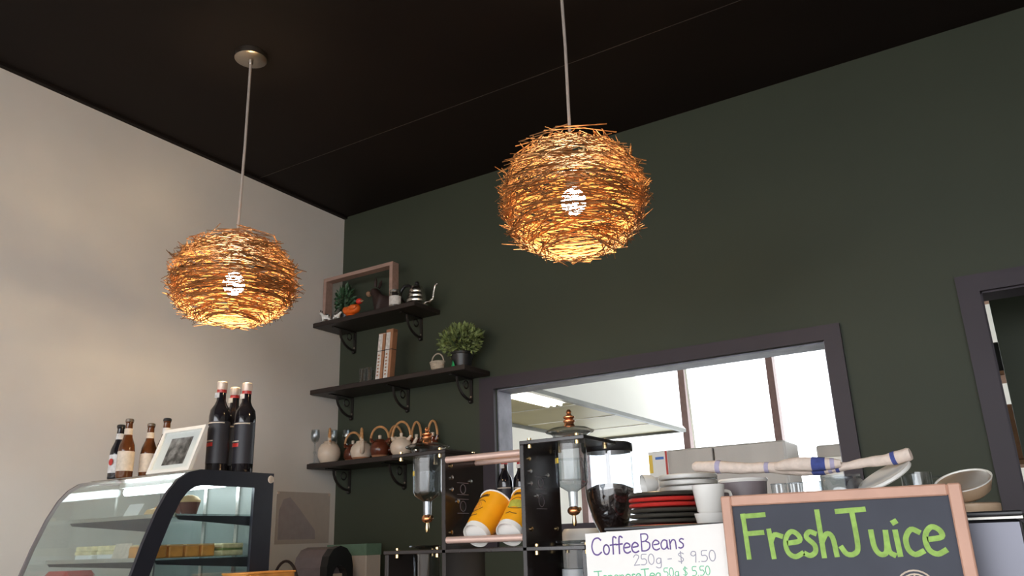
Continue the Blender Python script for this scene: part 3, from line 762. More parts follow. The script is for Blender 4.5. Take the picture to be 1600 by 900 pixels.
MB().tube([(-hx + 0.03, -1.375 - oy, 1.447 - oz), (hx - 0.03, -1.375 - oy, 1.447 - oz)], 0.012, 12).build('light_tube', 'tube', dc, True)
MB().box(-hx + 0.02, hx - 0.02, -1.395 - oy, -1.355 - oy, 1.460 - oz, CZ - oz - 0.008).build('light_fitting', 'kitchen_white', dc)

ZU, ZL, ZD = 1.3552, 1.2362, 1.1122
for i, (x, y, lb) in enumerate(((0.815, -1.452, 'brown cased muffin near the black end frame'), (0.735, -1.452, 'brown cased muffin farther from the black end frame'))):
    t = thing('muffin', lb, 'muffin', (x, y, ZU), 0, 'muffins on the upper case shelf')
    pr = []
    MB().lathe([(0, 0), (0.021, 0), (0.030, 0.036), (0, 0.036)], 20).build('paper_case', 'muffin_cup', t, True)
    MB().lathe([(0.031, 0.0362), (0.031, 0.042), (0.022, 0.052), (0.008, 0.057), (0, 0.057)], 20).build('top', 'muffin', t, True)
t = thing('price_card', 'tilted white price card on the upper case shelf', 'card', (0.62, -1.515, ZU))
b = MB(); b.T = Matrix.Rotation(-0.5, 4, 'X'); b.box(-0.035, 0.035, -0.001, 0.001, 0.0, 0.045); b.build('card', 'paper', t)
MB().box(-0.02, 0.02, 0.0, 0.02, 0, 0.004).build('foot', 'paper', t)
t = thing('pastry', 'low golden pastry behind the tilted price card', 'pastry', (0.66, -1.45, ZU))
MB().lathe([(0, 0), (0.034, 0), (0.037, 0.010), (0.030, 0.022), (0.012, 0.026), (0, 0.026)], 20).build('crust', 'muffin', t, True)
MB().lathe([(0, 0.0262), (0.012, 0.0262), (0.006, 0.031), (0, 0.031)], 12).build('glaze', 'cake', t, True)
for i in range(4):
    t = thing('cake_slice', ('golden orange cake slice closest to the curved front glass', 'second golden orange cake slice behind the curved front glass', 'golden orange cake slice one short of the wrapped sandwich', 'golden orange cake slice right beside the wrapped sandwich')[i], 'cake', (0.80, -1.565 + 0.054 * i, ZL), 0, 'cake slices on the lower case shelf')
    MB().box(-0.055, 0.055, -0.023, 0.023, 0, 0.032, 0.003).build('sponge', 'cake', t)
    MB().box(-0.053, 0.053, -0.021, 0.021, 0.032, 0.036).build('topping', 'muffin', t)
t = thing('sandwich_pack', 'wrapped pale sandwich beside the cake slices by the case back', 'sandwich', (0.80, -1.31, ZL), 0)
MB().box(-0.05, 0.05, -0.04, 0.04, 0, 0.016, 0.003).build('bread', 'sandwich', t); MB().box(-0.048, 0.048, -0.038, 0.038, 0.016, 0.022).build('filling', 'leaf', t); MB().box(-0.05, 0.05, -0.04, 0.04, 0.022, 0.036, 0.003).build('bread', 'sandwich', t)
for i, (x, y, lb) in enumerate(((0.445, -1.50, 'wrapped sandwich nearest the grey wall end of the lower shelf'), (0.56, -1.50, 'middle wrapped sandwich of the lower case shelf'))):
    t = thing('sandwich_pack', lb, 'sandwich', (x, y, ZL), 0, 'sandwiches on the lower case shelf')
    MB().box(-0.045, 0.045, -0.04, 0.04, 0, 0.015, 0.003).build('bread', 'paper', t); MB().box(-0.043, 0.043, -0.042, 0.038, 0.015, 0.024).build('filling', 'sandwich', t); MB().box(-0.045, 0.045, -0.04, 0.04, 0.024, 0.04, 0.003).build('bread', 'sandwich', t)
t = thing('price_card', 'wide cream price card standing on the lower case shelf', 'card', (0.655, -1.555, ZL))
b = MB(); b.T = Matrix.Rotation(-0.25, 4, 'X'); b.box(-0.04, 0.04, -0.001, 0.001, 0, 0.045); b.build('card', 'label_cream', t)
MB().box(-0.02, 0.02, 0.0, 0.02, 0, 0.004).build('foot', 'paper', t)
t = thing('snack_packet', 'red printed snack packet on the floor of the display case', 'packet', (0.42, -1.56, ZD))
MB().box(-0.06, 0.06, -0.05, 0.05, 0, 0.095, 0.012).build('packet', 'red', t); MB().box(-0.055, 0.055, -0.0515, -0.05, 0.03, 0.06).build('print_band', 'label_grey', t)
t = thing('black_tray', 'shallow black tray on the floor of the display case', 'tray', (0.66, -1.50, ZD))
MB().box(-0.13, 0.13, -0.10, 0.10, 0, 0.006).build('floor_plate', 'black', t)
MB().ring([(-0.14, -0.11), (0.14, -0.11), (0.14, 0.11), (-0.14, 0.11)], [(-0.13, -0.10), (0.13, -0.10), (0.13, 0.10), (-0.13, 0.10)], 0, 0.07, 'z').build('rim', 'black', t)

# --- on top of the case
ZT = CZ + 0.0004
def wine(x, y, z, label, group, hh=0.29):
    t = thing('wine_bottle', label, 'bottle', (x, y, z), 0, group)
    s = hh / 0.30; r = 0.033
    MB().lathe([(0, 0.004), (0.012, 0.002), (r - 0.003, 0), (r, 0.004 * s), (r, 0.185 * s), (r * 0.92, 0.205 * s), (r * 0.6, 0.222 * s), (0.0145, 0.236 * s), (0.0135, 0.27 * s), (0.0150, 0.272 * s), (0.0150, 0.283 * s), (0, 0.283 * s)], 26).build('glass_body', 'bottle_dark', t, True)
    lb = MB().lathe([(r + 0.0004, 0.03 * s), (r + 0.0004, 0.165 * s)], 26).build('label', 'label_black', t, True)
    for z0, z1, m in ((0.158, 0.162, 'label_cream'), (0.100, 0.104, 'label_cream'), (0.084, 0.096, 'red')):
        b = MB()
        n = 26 if z0 > 0.15 else 9
        a0, a1 = (-2.6, -0.2)
        vs = []
        for i in range(13):
            a = a0 + (a1 - a0) * i / 12 * (1 if z0 > 0.15 else 0.6)
            for zz in (z0 * s, z1 * s): vs.append(((r + 0.0009) * math.cos(a), (r + 0.0009) * math.sin(a), zz))
        b.add(vs, [(2 * i, 2 * i + 2, 2 * i + 3, 2 * i + 1) for i in range(12)]).build('label_stripe', m, lb)
    cp = MB().lathe([(0.0155, 0.272 * s), (0.0165, 0.274 * s), (0.0165, 0.297 * s), (0.014, 0.30 * s), (0, 0.30 * s)], 18).build('cap', 'foil', t, True)
    MB().lathe([(0.0153, 0.262 * s), (0.0155, 0.272 * s)], 18).build('red_band', 'red', t, True)
    MB().box(-0.012, 0.008, -0.0165, -0.0145, 0.245 * s, 0.262 * s).build('neck_tag', 'label_grey', t)
    return t
wine(0.797, -1.354, ZT, 'red banded wine bottle right beside the white picture frame', 'wine bottles on the display case')
wine(0.838, -1.288, ZT, 'red banded wine bottle nearest the beige screw cap', 'wine bottles on the display case')
wine(0.765, -1.275, ZT, 'red banded wine bottle standing behind the other two', 'wine bottles on the display case', 0.286)
wine(1.013, -0.006, WZ0 + 0.0302, 'dark wine bottle on the hatch sill against the plum frame', 'wine bottles in the serving hatch', 0.30)
wine(1.074, 0.028, WZ0 + 0.0302, 'dark wine bottle on the hatch sill next to the other one', 'wine bottles in the serving hatch', 0.298)
def beer(x, y, hh, m, lab, label):
    t = thing('beer_bottle', label, 'bottle', (x, y, ZT), 0, 'beer bottles on the display case')
    s = hh / 0.19; r = 0.0255
    MB().lathe([(0, 0.003), (r - 0.003, 0), (r, 0.004), (r, 0.085 * s), (r * 0.90, 0.105 * s), (r * 0.55, 0.130 * s), (0.0115, 0.145 * s), (0.0105, 0.175 * s), (0.0120, 0.177 * s), (0.0115, 0.183 * s), (0, 0.183 * s)], 22).build('glass_body', m, t, True)
    MB().lathe([(r + 0.0004, 0.022 * s), (r + 0.0004, 0.084 * s)], 22).build('label', lab, t, True)
    MB().lathe([(0.0128, 0.137 * s), (0.0116, 0.158 * s)], 18).build('neck_label', lab, t, True)
    MB().lathe([(0.0125, 0.180 * s), (0.0135, 0.1805 * s), (0.0125, 0.188 * s), (0.010, 0.19 * s), (0, 0.19 * s)], 18).build('cap', 'nickel' if lab == 'label_cream' else 'black', t, True)
    return t
t = beer(0.434, -1.457, 0.178, 'bottle_dark', 'label_grey', 'dark beer bottle with a round red mark on its label')
MB().lathe([(0, 0), (0.011, 0), (0.011, 0.0008), (0, 0.0008)], 16).build('red_mark', 'red', t).matrix_local = Matrix.Translation((0.006, -0.0258, 0.055)) @ Matrix.Rotation(PI / 2, 4, 'X')
beer(0.495, -1.468, 0.190, 'bottle_amber', 'label_cream', 'tall amber beer bottle with a large cream label')
beer(0.512, -1.400, 0.180, 'bottle_amber', 'label_cream', 'shorter amber beer bottle with a cream neck label')
beer(0.578, -1.388, 0.192, 'bottle_amber', 'label_grey', 'amber beer bottle with white label behind the picture frame')
t = thing('picture_frame', 'white picture frame with a black and white photo leaning back', 'picture frame', (0.728, -1.472, ZT), 0.03)
T = Matrix.Rotation(-math.atan2(0.050, 0.135), 4, 'X')
def rect(w_, h0, h1): return [(-w_, h0), (w_, h0), (w_, h1), (-w_, h1)]
b = MB(); b.T = T; b.ring(rect(0.098, 0, 0.150), rect(0.087, 0.011, 0.139), -0.008, 0.004, 'y'); b.build('frame', 'white', t)
b = MB(); b.T = T; b.box(-0.088, 0.088, 0.0, 0.003, 0.010, 0.140); b.build('mount', 'paper', t)
b = MB(); b.T = T; b.box(-0.050, 0.050, -0.001, 0.0, 0.028, 0.118); b.build('photo', 'photo', t)
b = MB(); b.T = T; b.box(-0.088, 0.088, -0.004, -0.003, 0.010, 0.140); b.build('glass_pane', 'pane', t)
MB().box(-0.015, 0.015, 0.035, 0.038, 0.0, 0.09).build('back_stay', 'black', t)

# ------------------------------------------------------------------ left wall notice and things on the back bench
t = thing('wall_notice', 'faded mauve notice in a clear sleeve pinned to the grey wall', 'notice', (0.0, -0.21, 1.27))
MB().box(0.0005, 0.002, -0.172, 0.172, 0.0, 0.235).build('sleeve', 'paper_grey', t)
MB().prism([(-0.155, 0.02), (0.08, 0.02), (0.075, 0.06), (-0.03, 0.16), (-0.09, 0.21), (-0.13, 0.20), (-0.155, 0.15)], 0.002, 0.003, 'x').build('picture_print', 'paper_mauve', t)
for y, z in ((-0.165, 0.228), (0.165, 0.228)): MB().box(0.002, 0.006, y - 0.005, y + 0.005, z - 0.005, z + 0.005).build('pin', 'foil', t)
ZB = 0.9402
ap = thing('arched_machine', 'black and grey arched machine on the back bench in the corner', 'machine', (0.262, -0.330, ZB), PI / 2)
oa = arc(0.0, 0.0, 0.080, 180, 0, 6, 0.085); ia = arc(0.0, 0.0, 0.046, 180, 0, 8, 0.060)
oa = [(a, b + 0.230) for a, b in oa]; ia = [(a, b + 0.175) for a, b in ia]
poly = [(-0.080, 0.0)] + oa + [(0.080, 0.0)] + [(0.046, 0.0)] + ia[::-1] + [(-0.046, 0.0)]
MB().prism(poly, -0.10, -0.06, 'y').build('front_arch', 'black', ap)
MB().prism([(-0.078, 0.0)] + [(a * 0.97, b * 0.99) for a, b in oa] + [(0.078, 0.0)], -0.06, 0.10, 'y').build('hood', 'grey_plastic', ap)
MB().box(-0.045, 0.045, -0.072, -0.061, 0.0, 0.20).build('recess_plate', 'cream', ap)
t = thing('green_box', 'pale green and white carton behind the arched machine', 'carton', (0.255, -0.13, ZB))
MB().box(-0.12, 0.12, -0.05, 0.05, 0, 0.318, 0.004).build('carton', 'paper_grey', t); MB().box(-0.121, 0.121, -0.051, 0.051, 0.270, 0.320).build('green_band', 'pale_green', t)
t = thing('basket', 'round brown basket with a hoop handle beside the arched machine', 'basket', (0.235, -0.522, ZB))
bk = MB()
for k in range(9): bk.tube([((0.060 + 0.0022 * k) * math.cos(a), (0.060 + 0.0022 * k) * math.sin(a), 0.007 + 0.0155 * k) for a in [2 * PI * i / 24 for i in range(24)]], 0.0068, 6, True)
bk.lathe([(0, 0), (0.055, 0), (0.055, 0.006), (0, 0.006)], 18)
bk.build('woven_body', 'brown_glaze', t, True)
MB().tube([(0.080 * math.cos(a), 0, 0.130 + 0.130 * math.sin(a)) for a in [PI * i / 16 for i in range(17)]], 0.006, 6).build('handle', 'fig_brown', t, True)

t = thing('wooden_crate', 'small honey coloured wooden crate beside the display case', 'crate', (0.962, -1.30, 0.9004))
for k in range(4):
    for y in (-0.085, 0.085): MB().box(-0.05, 0.05, y - 0.006, y + 0.006, 0.006 + 0.072 * k, 0.066 + 0.072 * k).build('slat', 'cake', t)
    for x in (-0.05, 0.05): MB().box(x - 0.006, x + 0.006, -0.079, 0.079, 0.006 + 0.072 * k, 0.066 + 0.072 * k).build('slat', 'cake', t)
MB().box(-0.044, 0.044, -0.079, 0.079, 0, 0.008).build('bottom', 'cake', t)
MB().box(-0.057, 0.057, -0.092, 0.092, 0.2815, 0.287, 0.002).build('lid', 'cake', t)
for x in (-0.038, 0.038):
    for y in (-0.073, 0.073): MB().box(x - 0.006, x + 0.006, y - 0.006, y + 0.006, 0.008, 0.2815).build('corner_post', 'cake', t)

# ------------------------------------------------------------------ cold drip tower
ZC = 0.9004
dt = thing('cold_drip_tower', 'black acrylic twin cold drip coffee tower with brass bolts', 'coffee tower', (1.966, -1.525, ZC))
def lz(z): return z - ZC
PX = 0.1005
TZ, LZ = 1.447, 1.238
for s in (-1, 1):
    pn = MB().box(s * PX - 0.005, s * PX + 0.005, -0.075, 0.075, 0, lz(TZ) - 0.008, 0.001).build('side_panel', 'black_acrylic', dt)
    x0, x1 = (-0.246, -PX + 0.005) if s < 0 else (PX - 0.005, 0.246)
    MB().box(x0, x1, -0.075, 0.075, lz(TZ) - 0.008, lz(TZ), 0.001).build('top_plate', 'black_acrylic', dt)
    xo = -0.262 if s < 0 else 0.230
    MB().box(xo - 0.005, xo + 0.005, -0.07, 0.07, 0, lz(LZ) - 0.008, 0.001).build('leg_panel', 'black_acrylic', dt)
    cx = (-0.202 if s < 0 else 0.176)
    vz = lz(TZ)
    # upper water vessel
    vs_ = MB().lathe([(0.044, vz + 0.003), (0.044, vz), (0.033, vz - 0.004), (0.033, vz - 0.082), (0.030, vz - 0.092), (0.010, vz - 0.104), (0.009, vz - 0.108), (0.009, vz - 0.134)], 28)
    v1 = MB().shell([(0.044, vz + 0.0165), (0.037, vz + 0.012), (0.034, vz), (0.033, vz - 0.004), (0.033, vz - 0.082), (0.029, vz - 0.092), (0.010, vz - 0.104), (0.009, vz - 0.134)], 28)
    for o_ in (v1,):
        o_.v = [(p[0] + cx, p[1], p[2]) for p in o_.v]
    v = v1.build('water_vessel', 'glass_vessel', dt, True)
    MB().lathe([(0, vz - 0.080), (0.0315, vz - 0.080), (0.0315, vz - 0.038), (0, vz - 0.038)], 24, (cx, 0, 0)).build('water', 'glass', v, True)
    ld = MB().lathe([(0.050, vz + 0.017), (0.052, vz + 0.020), (0.040, vz + 0.0255), (0.014, vz + 0.030), (0, vz + 0.031)], 28, (cx, 0, 0)).build('lid', 'glass_lid', dt, True)
    MB().lathe([(0.0, vz + 0.030), (0.012, vz + 0.030), (0.0095, vz + 0.036), (0.0125, vz + 0.040), (0.0125, vz + 0.042), (0.008, vz + 0.0445), (0.0125, vz + 0.048), (0.0125, vz + 0.050), (0.006, vz + 0.053), (0.0045, vz + 0.057), (0.006, vz + 0.060), (0.0035, vz + 0.065), (0, vz + 0.066)], 18, (cx, 0, 0)).build('finial', 'copper', ld, True)
    MB().ball((cx, 0, vz - 0.142), (0.014, 0.012, 0.010), 14, 8).build('valve', 'copper', v, True)
    MB().tube([(cx, 0, vz - 0.142), (cx + 0.018, -0.006, vz - 0.139)], 0.004, 8).build('tap_key', 'brass', v, True)
    MB().lathe([(0.003, vz - 0.172), (0.005, vz - 0.165), (0.003, vz - 0.150)], 10, (cx, 0, 0)).build('drip_nozzle', 'brass', v, True)
    b = MB()
    vs = []
    for i in range(9):
        a = -2.75 + 0.75 * i / 8
        for zz in (vz - 0.036, vz - 0.047): vs.append((cx + 0.0336 * math.cos(a), 0.0336 * math.sin(a), zz))
    b.add(vs, [(2 * i, 2 * i + 2, 2 * i + 3, 2 * i + 1) for i in range(0, 8, 1) if i not in (2, 5)]).build('yellow_scale_print', 'yellow_print', v)
    # dripper tray and lower vessel
    wz = lz(LZ)
    MB().lathe([(0.018, wz + 0.001), (0.040, wz + 0.006), (0.041, wz + 0.009), (0.036, wz + 0.009), (0.016, wz + 0.003)], 26, (cx, 0, 0)).build('dripper_rim', 'glass_vessel', dt, True)
    lv = MB().shell([(0.036, wz - 0.002), (0.031, wz - 0.012), (0.031, wz - 0.15), (0.012, wz - 0.18), (0.010, wz - 0.22)], 26, (cx, 0, 0)).build('coffee_vessel', 'glass_vessel', dt, True)
    if s > 0:
        MB().lathe([(0, wz - 0.145), (0.030, wz - 0.145), (0.030, wz - 0.045), (0, wz - 0.045)], 24, (cx, 0, 0)).build('filter_paper', 'paper', lv, True)
    fl = MB().lathe([(0, 0), (0.045, 0), (0.048, 0.01), (0.030, 0.07), (0.014, 0.095), (0.014, 0.108)], 24, (cx, 0, 0)).build('carafe', 'glass', dt, True)
    for bx in (x0 + 0.02, x1 - 0.02) if s < 0 else (x0 + 0.02, x1 - 0.02):
        for by in (-0.066, 0.062):
            MB().lathe([(0, vz - 0.0155), (0.0048, vz - 0.0155), (0.0048, vz - 0.0085), (0.0025, vz - 0.0082), (0.0025, vz + 0.0005), (0.0045, vz + 0.001), (0.0045, vz + 0.005), (0, vz + 0.005)], 10, (bx, by, 0)).build('bolt', 'brass', dt, True)
            MB().lathe([(0, wz - 0.0155), (0.0048, wz - 0.0155), (0.0048, wz - 0.0085), (0.0025, wz - 0.0082), (0.0025, wz + 0.0005), (0.0045, wz + 0.001), (0.0045, wz + 0.005), (0, wz + 0.005)], 10, (bx + s * 0.008, by, 0)).build('bolt', 'brass', dt, True)
    for k, (by, bz) in enumerate(((-0.055, vz - 0.035), (-0.052, vz - 0.060), (-0.052, vz - 0.085), (0.02, vz - 0.065), (-0.03, vz - 0.11), (-0.055, vz - 0.175), (0.05, vz - 0.175))):
        o = MB().lathe([(0, 0), (0.0045, 0), (0.0045, 0.003), (0, 0.004)], 10).build('bolt', 'brass' if k in (0, 5, 6) else 'steel', pn, True)
        o.matrix_local = Matrix.Translation((s * PX + 0.005, by, bz)) @ Matrix.Rotation(PI / 2, 4, 'Y')
    # engraved emblem on the panel
    def eng(a, b, l, s=s): return (s * PX + 0.0052 + 0.0004 * l, a, b)
    L_ = [[(-0.03, vz - 0.07), (0.012, vz - 0.07)], [(-0.03, vz - 0.095), (0.012, vz - 0.095)], [(-0.03, vz - 0.105), (0.012, vz - 0.105)], [(-0.03, vz - 0.135), (0.012, vz - 0.135)]] + [arc(-0.009, vz - 0.083, 0.010, 0, 360, 14), arc(-0.009, vz - 0.120, 0.011, 0, 360, 14)]
    MB().strokes(L_, 0.0012, eng).build('engraving', 'grey_plastic', pn)
MB().box(-0.267, 0.235, -0.075, 0.075, lz(LZ) - 0.008, lz(LZ), 0.001).build('lower_plate', 'black_acrylic', dt)
for y, z in ((-0.068, 1.424), (0.045, 1.424), (-0.068, 1.256), (0.0115, 1.2642)):
    MB().tube([(-PX + 0.005, y, lz(z)), (PX - 0.005, y, lz(z))], 0.0072 if y < 0 else 0.006, 12).build('dowel', 'rose_dowel', dt, True)
# paper cups lying across the lower dowels
def paper_cup(x, label):
    t = thing('paper_cup', label, 'cup', (x, -1.582, 1.2628), 0, 'yellow paper cups on the drip tower rack')
    R_ = Matrix.Rotation(math.radians(-52), 4, 'X')
    h_, r0, r1 = 0.105, 0.029, 0.0385
    def P(b): b.T = R_; return b
    P(MB()).lathe([(0, 0.007), (r0 - 0.002, 0.007), (r0 - 0.001, 0.0), (r0, 0.0), (r0 + 0.001, 0.012)], 28).build('cup_base', 'white', t, True)
    P(MB()).lathe([(r0 + 0.001, 0.012), (r1, h_), (r1 - 0.001, h_), (r0, 0.013)], 28).build('printed_wall', 'cup_yellow', t, True)
    P(MB()).tube([(r1 * math.cos(a), r1 * math.sin(a), h_) for a in [2 * PI * i / 28 for i in range(28)]], 0.0022, 6, True).build('rim', 'white', t, True)
    def on(a, b, l):
        zz = 0.012 + b; r = r0 + 0.001 + (r1 - r0 - 0.001) * (zz - 0.012) / (h_ - 0.012) + 0.0002 + 0.0004 * l
        ang = -PI / 2 + a / r
        return tuple(R_ @ Vector((r * math.cos(ang), r * math.sin(ang), zz)))
    return t, on
def cup_print(t, on, c0, full):
    if full:
        MB().strokes([[(c0 - 0.016, 0.038 + 0.004 * k), (c0 - 0.008, 0.0385 + 0.004 * k), (c0, 0.039 + 0.004 * k), (c0 + 0.008, 0.0385 + 0.004 * k), (c0 + 0.016, 0.038 + 0.004 * k)] for k in range(5)], 0.0042, on).build('emblem', 'emblem', t)
    dk = [arc(c0, 0.050, 0.019, 25, 155, 10, 0.014), arc(c0, 0.046, 0.019, 205, 335, 10, 0.014), [(c0 - 0.012, 0.018), (c0 - 0.004, 0.0205), (c0 + 0.005, 0.018), (c0 + 0.012, 0.019)]]
    dk += [[(c0 - 0.017 + 0.0045 * k, 0.074), (c0 - 0.017 + 0.0045 * k, 0.080), (c0 - 0.0145 + 0.0045 * k, 0.080), (c0 - 0.0145 + 0.0045 * k, 0.074)] for k in range(8)]
    MB().strokes(dk, 0.0014, on).build('print', 'ink_dark', t)
    if not full: MB().strokes([arc(c0, 0.047, 0.011, 0, 360, 14), arc(c0, 0.047, 0.006, 0, 360, 10)], 0.0012, on).build('print', 'cake', t)
t, on = paper_cup(1.936, 'yellow paper cup with brown ring print beside left drip panel'); cup_print(t, on, -0.012, False)
t['label'] = 'yellow paper cup with a brown ring print on the rack'
t, on = paper_cup(2.0185, 'yellow paper cup with a green oval emblem on the rack'); cup_print(t, on, 0.004, True)

# ------------------------------------------------------------------ grinder
gr = thing('coffee_grinder', 'black coffee grinder with a clear hopper full of dark beans', 'grinder', (2.148, -1.36, ZC))
MB().box(-0.045, 0.045, -0.05, 0.16, 0, 0.30, 0.01).build('body', 'black', gr)
MB().lathe([(0.030, 0.30), (0.030, 0.345), (0.020, 0.345), (0, 0.345)], 20).build('collar', 'black', gr, True)
z0 = 1.255 - ZC
hp = MB().shell([(0.026, z0), (0.040, z0 + 0.03), (0.052, z0 + 0.075), (0.0545, z0 + 0.10), (0.0545, z0 + 0.182)], 30).build('hopper', 'glass_vessel', gr, True)
MB().lathe([(0, z0 - 0.012), (0.0245, z0 + 0.001), (0.0385, z0 + 0.031), (0.0505, z0 + 0.075), (0.053, z0 + 0.098), (0.030, z0 + 0.108), (0, z0 + 0.112)], 28).build('coffee_beans', 'beans', hp, True)
MB().tube([(0, 0, z0 + 0.11), (0, 0, z0 + 0.18)], 0.005, 8).build('spindle', 'grey_plastic', hp, True)
MB().lathe([(0.056, z0 + 0.178), (0.058, z0 + 0.181), (0.058, z0 + 0.196), (0.050, z0 + 0.200), (0, z0 + 0.201)], 30).build('lid', 'black', gr, True)
wc = thing('white_canister', 'white canister behind the drip tower beside the grinder', 'canister', (2.040, -1.30, ZC))
MB().lathe([(0, 0), (0.045, 0), (0.047, 0.01), (0.047, 0.36), (0.040, 0.372), (0, 0.372)], 24).build('body', 'white', wc, True)
MB().lathe([(0.0475, 0.33), (0.0485, 0.332), (0.0485, 0.345), (0.0475, 0.347)], 24).build('lid_ring', 'steel', wc, True)

# ------------------------------------------------------------------ espresso machine
em = thing('espresso_machine', 'steel espresso machine with black top rail stacked with crockery', 'espresso machine', (2.57, -1.32, ZC))
MT = 1.262
mz = lz(MT)
MB().box(-0.345, 0.348, -0.215, 0.25, 0.05, mz - 0.004, 0.006).build('body', 'black', em)
MB().box(-0.345, 0.349, -0.231, -0.2155, 0.06, mz - 0.006, 0.003).build('back_panel', 'steel_panel', em)
MB().box(-0.352, 0.352, -0.218, 0.255, mz - 0.004, mz).build('cup_tray', 'steel_dull', em)
MB().tube([(-0.35, -0.222, mz + 0.004), (0.35, -0.222, mz + 0.004), (0.35, 0.255, mz + 0.004), (-0.35, 0.255, mz + 0.004)], 0.0042, 8, True).build('top_rail', 'black', em, True)
for x in (-0.30, 0.30):
    for y in (-0.17, 0.2): MB().lathe([(0, 0), (0.022, 0), (0.018, 0.05), (0, 0.05)], 16, (x, y, 0)).build('foot', 'black', em, True)
for x in (-0.15, 0.15):
    g_ = MB().lathe([(0, 0.20), (0.032, 0.20), (0.036, 0.21), (0.036, 0.25), (0, 0.25)], 20, (x, 0.30, 0)).build('group_head', 'steel', em, True)
    MB().tube([(x, 0.33, 0.20), (x, 0.46, 0.185)], [0.010, 0.014], 10).build('portafilter_handle', 'black', g_, True)
MB().box(-0.32, 0.32, 0.25, 0.42, 0.05, 0.09, 0.005).build('drip_tray', 'steel', em)
for x in (-0.31, 0.31): MB().tube(smooth_path([(x, 0.25, 0.28), (x, 0.32, 0.27), (x, 0.34, 0.2), (x * 0.97, 0.35, 0.11)]), 0.005, 8).build('steam_wand', 'steel', em, True)

# --- crockery on top of the machine
Z0 = MT + 0.0004
def plate(r, th=0.009):
    return [(0, 0), (r * 0.70, 0), (r * 0.90, 0.0008), (r * 0.98, 0.0025), (r, th * 0.5), (r * 0.985, th - 0.0012), (r * 0.96, th), (r * 0.62, th - 0.003), (0, th - 0.004)]
cols = ['red', 'plate_dark', 'plate_dark', 'plate_dark', 'red', 'red', 'plate_dark']
lbl = ['red plate at the bottom of the mixed plate stack', 'lowest dark plate of the mixed plate stack', 'second dark plate up in the mixed plate stack', 'third dark plate up just below the two red plates',
       'lower of the two neighbouring red plates', 'upper of the two neighbouring red plates', 'dark plate on top of the mixed plate stack']
for k, cl in enumerate(cols):
    o = MB().lathe(plate(0.076 - 0.002 * (k == 0), 0.0098), 36).build('plate', cl, None, True)
    o.location = (2.300, -1.418, Z0 + 0.0105 * k)
    tag(o, lbl[k], 'plate', 'mixed plate stack on the espresso machine')
ztop = Z0 + 0.0105 * 7
nW = 9
for k in range(nW):
    o = MB().lathe(plate(0.066, 0.0118), 34).build('saucer', 'white', None, True)
    o.location = (2.290, -1.245, Z0 + 0.0132 * k)
    od = ('bottom', 'second', 'third', 'fourth', 'fifth', 'sixth', 'seventh', 'eighth', 'topmost')[k]
    tag(o, od + (' white saucer of the tall saucer stack behind the mixed plates' if k in (0, 8) else ' white saucer up from the machine top in the tall stack'), 'saucer', 'white saucers stacked on the espresso machine')
b = MB().lathe([(0, 0), (0.012, 0), (0.020, 0.010), (0.0235, 0.030), (0.0225, 0.030), (0.018, 0.011), (0, 0.004)], 24).build('small_bowl', 'white', None, True)
b.matrix_world = Matrix.Translation((2.262, -1.365, ztop + 0.0225)) @ Matrix.Rotation(math.radians(40), 4, 'Z') @ Matrix.Rotation(math.radians(-98), 4, 'Y')
tag(b, 'small white bowl lying on its side on the dark plate', 'bowl')
def cup(x, y, z, r0, r1, h_, label, group):
    t = thing('white_cup', label, 'cup', (x, y, z), 0, group)
    MB().lathe([(0, 0), (r0 * 0.85, 0), (r0, 0.004), (r1, h_), (r1 - 0.002, h_), (r0 - 0.001, 0.006), (0, 0.006)], 28).build('body', 'white', t, True)
    MB().tube(smooth_path([(r1 * 0.96, 0.0, h_ * 0.78), (r1 + 0.016, 0.0, h_ * 0.74), (r1 + 0.016, 0.0, h_ * 0.40), (r0 * 1.02, 0.0, h_ * 0.28)]), 0.003, 8).build('handle', 'white', t, True)
    t.rotation_euler.z = 0.9
cup(2.417, -1.490, Z0, 0.026, 0.0315, 0.026, 'lower white cup of the pair stacked before the saucers', 'stacked white cups')
cup(2.417, -1.490, Z0 + 0.0262, 0.0245, 0.0310, 0.052, 'upper white cup of the pair stacked before the saucers', 'stacked white cups')
t = thing('dark_bowl', 'dark grey bowl with a white rim under the towel', 'bowl', (2.452, -1.375, Z0))
MB().lathe([(0, 0), (0.036, 0), (0.042, 0.02), (0.046, 0.086), (0.043, 0.086), (0.038, 0.02), (0, 0.008)], 32).build('body', 'grey_plastic', t, True)
MB().tube([(0.0448 * math.cos(a), 0.0448 * math.sin(a), 0.0885) for a in [2 * PI * i / 32 for i in range(32)]], 0.0042, 6, True).build('rim', 'white', t, True)
for i, x in enumerate((2.512, 2.546, 2.580)):
    t = thing('ribbed_tumbler', ('ribbed clear tumbler next to the dark bowl', 'middle ribbed clear tumbler under the towel', 'ribbed clear tumbler next to the glass jar')[i], 'glass', (x, -1.335, Z0), 0, 'ribbed tumblers on the espresso machine')
    b = MB(); n_ = 32; vs = []
    for zz, rr in ((0, 0.0125), (0.004, 0.0135), (0.080, 0.0155)):
        for k in range(n_):
            a = 2 * PI * k / n_; q = rr * (1.0 if k % 2 else 0.92); vs.append((q * math.cos(a), q * math.sin(a), zz))
    b.add(vs, [(j * n_ + k, j * n_ + (k + 1) % n_, (j + 1) * n_ + (k + 1) % n_, (j + 1) * n_ + k) for j in range(2) for k in range(n_)] + [list(range(n_))])
    b.build('ribbed_wall', 'glass_strong', t)
    MB().tube([(0.0155 * math.cos(a), 0.0155 * math.sin(a), 0.080) for a in [2 * PI * k / 20 for k in range(20)]], 0.0012, 5, True).build('rim', 'glass_strong', t)
t = thing('glass_jar', 'clear glass jar with peach coloured contents under the towel', 'jar', (2.640, -1.385, Z0))
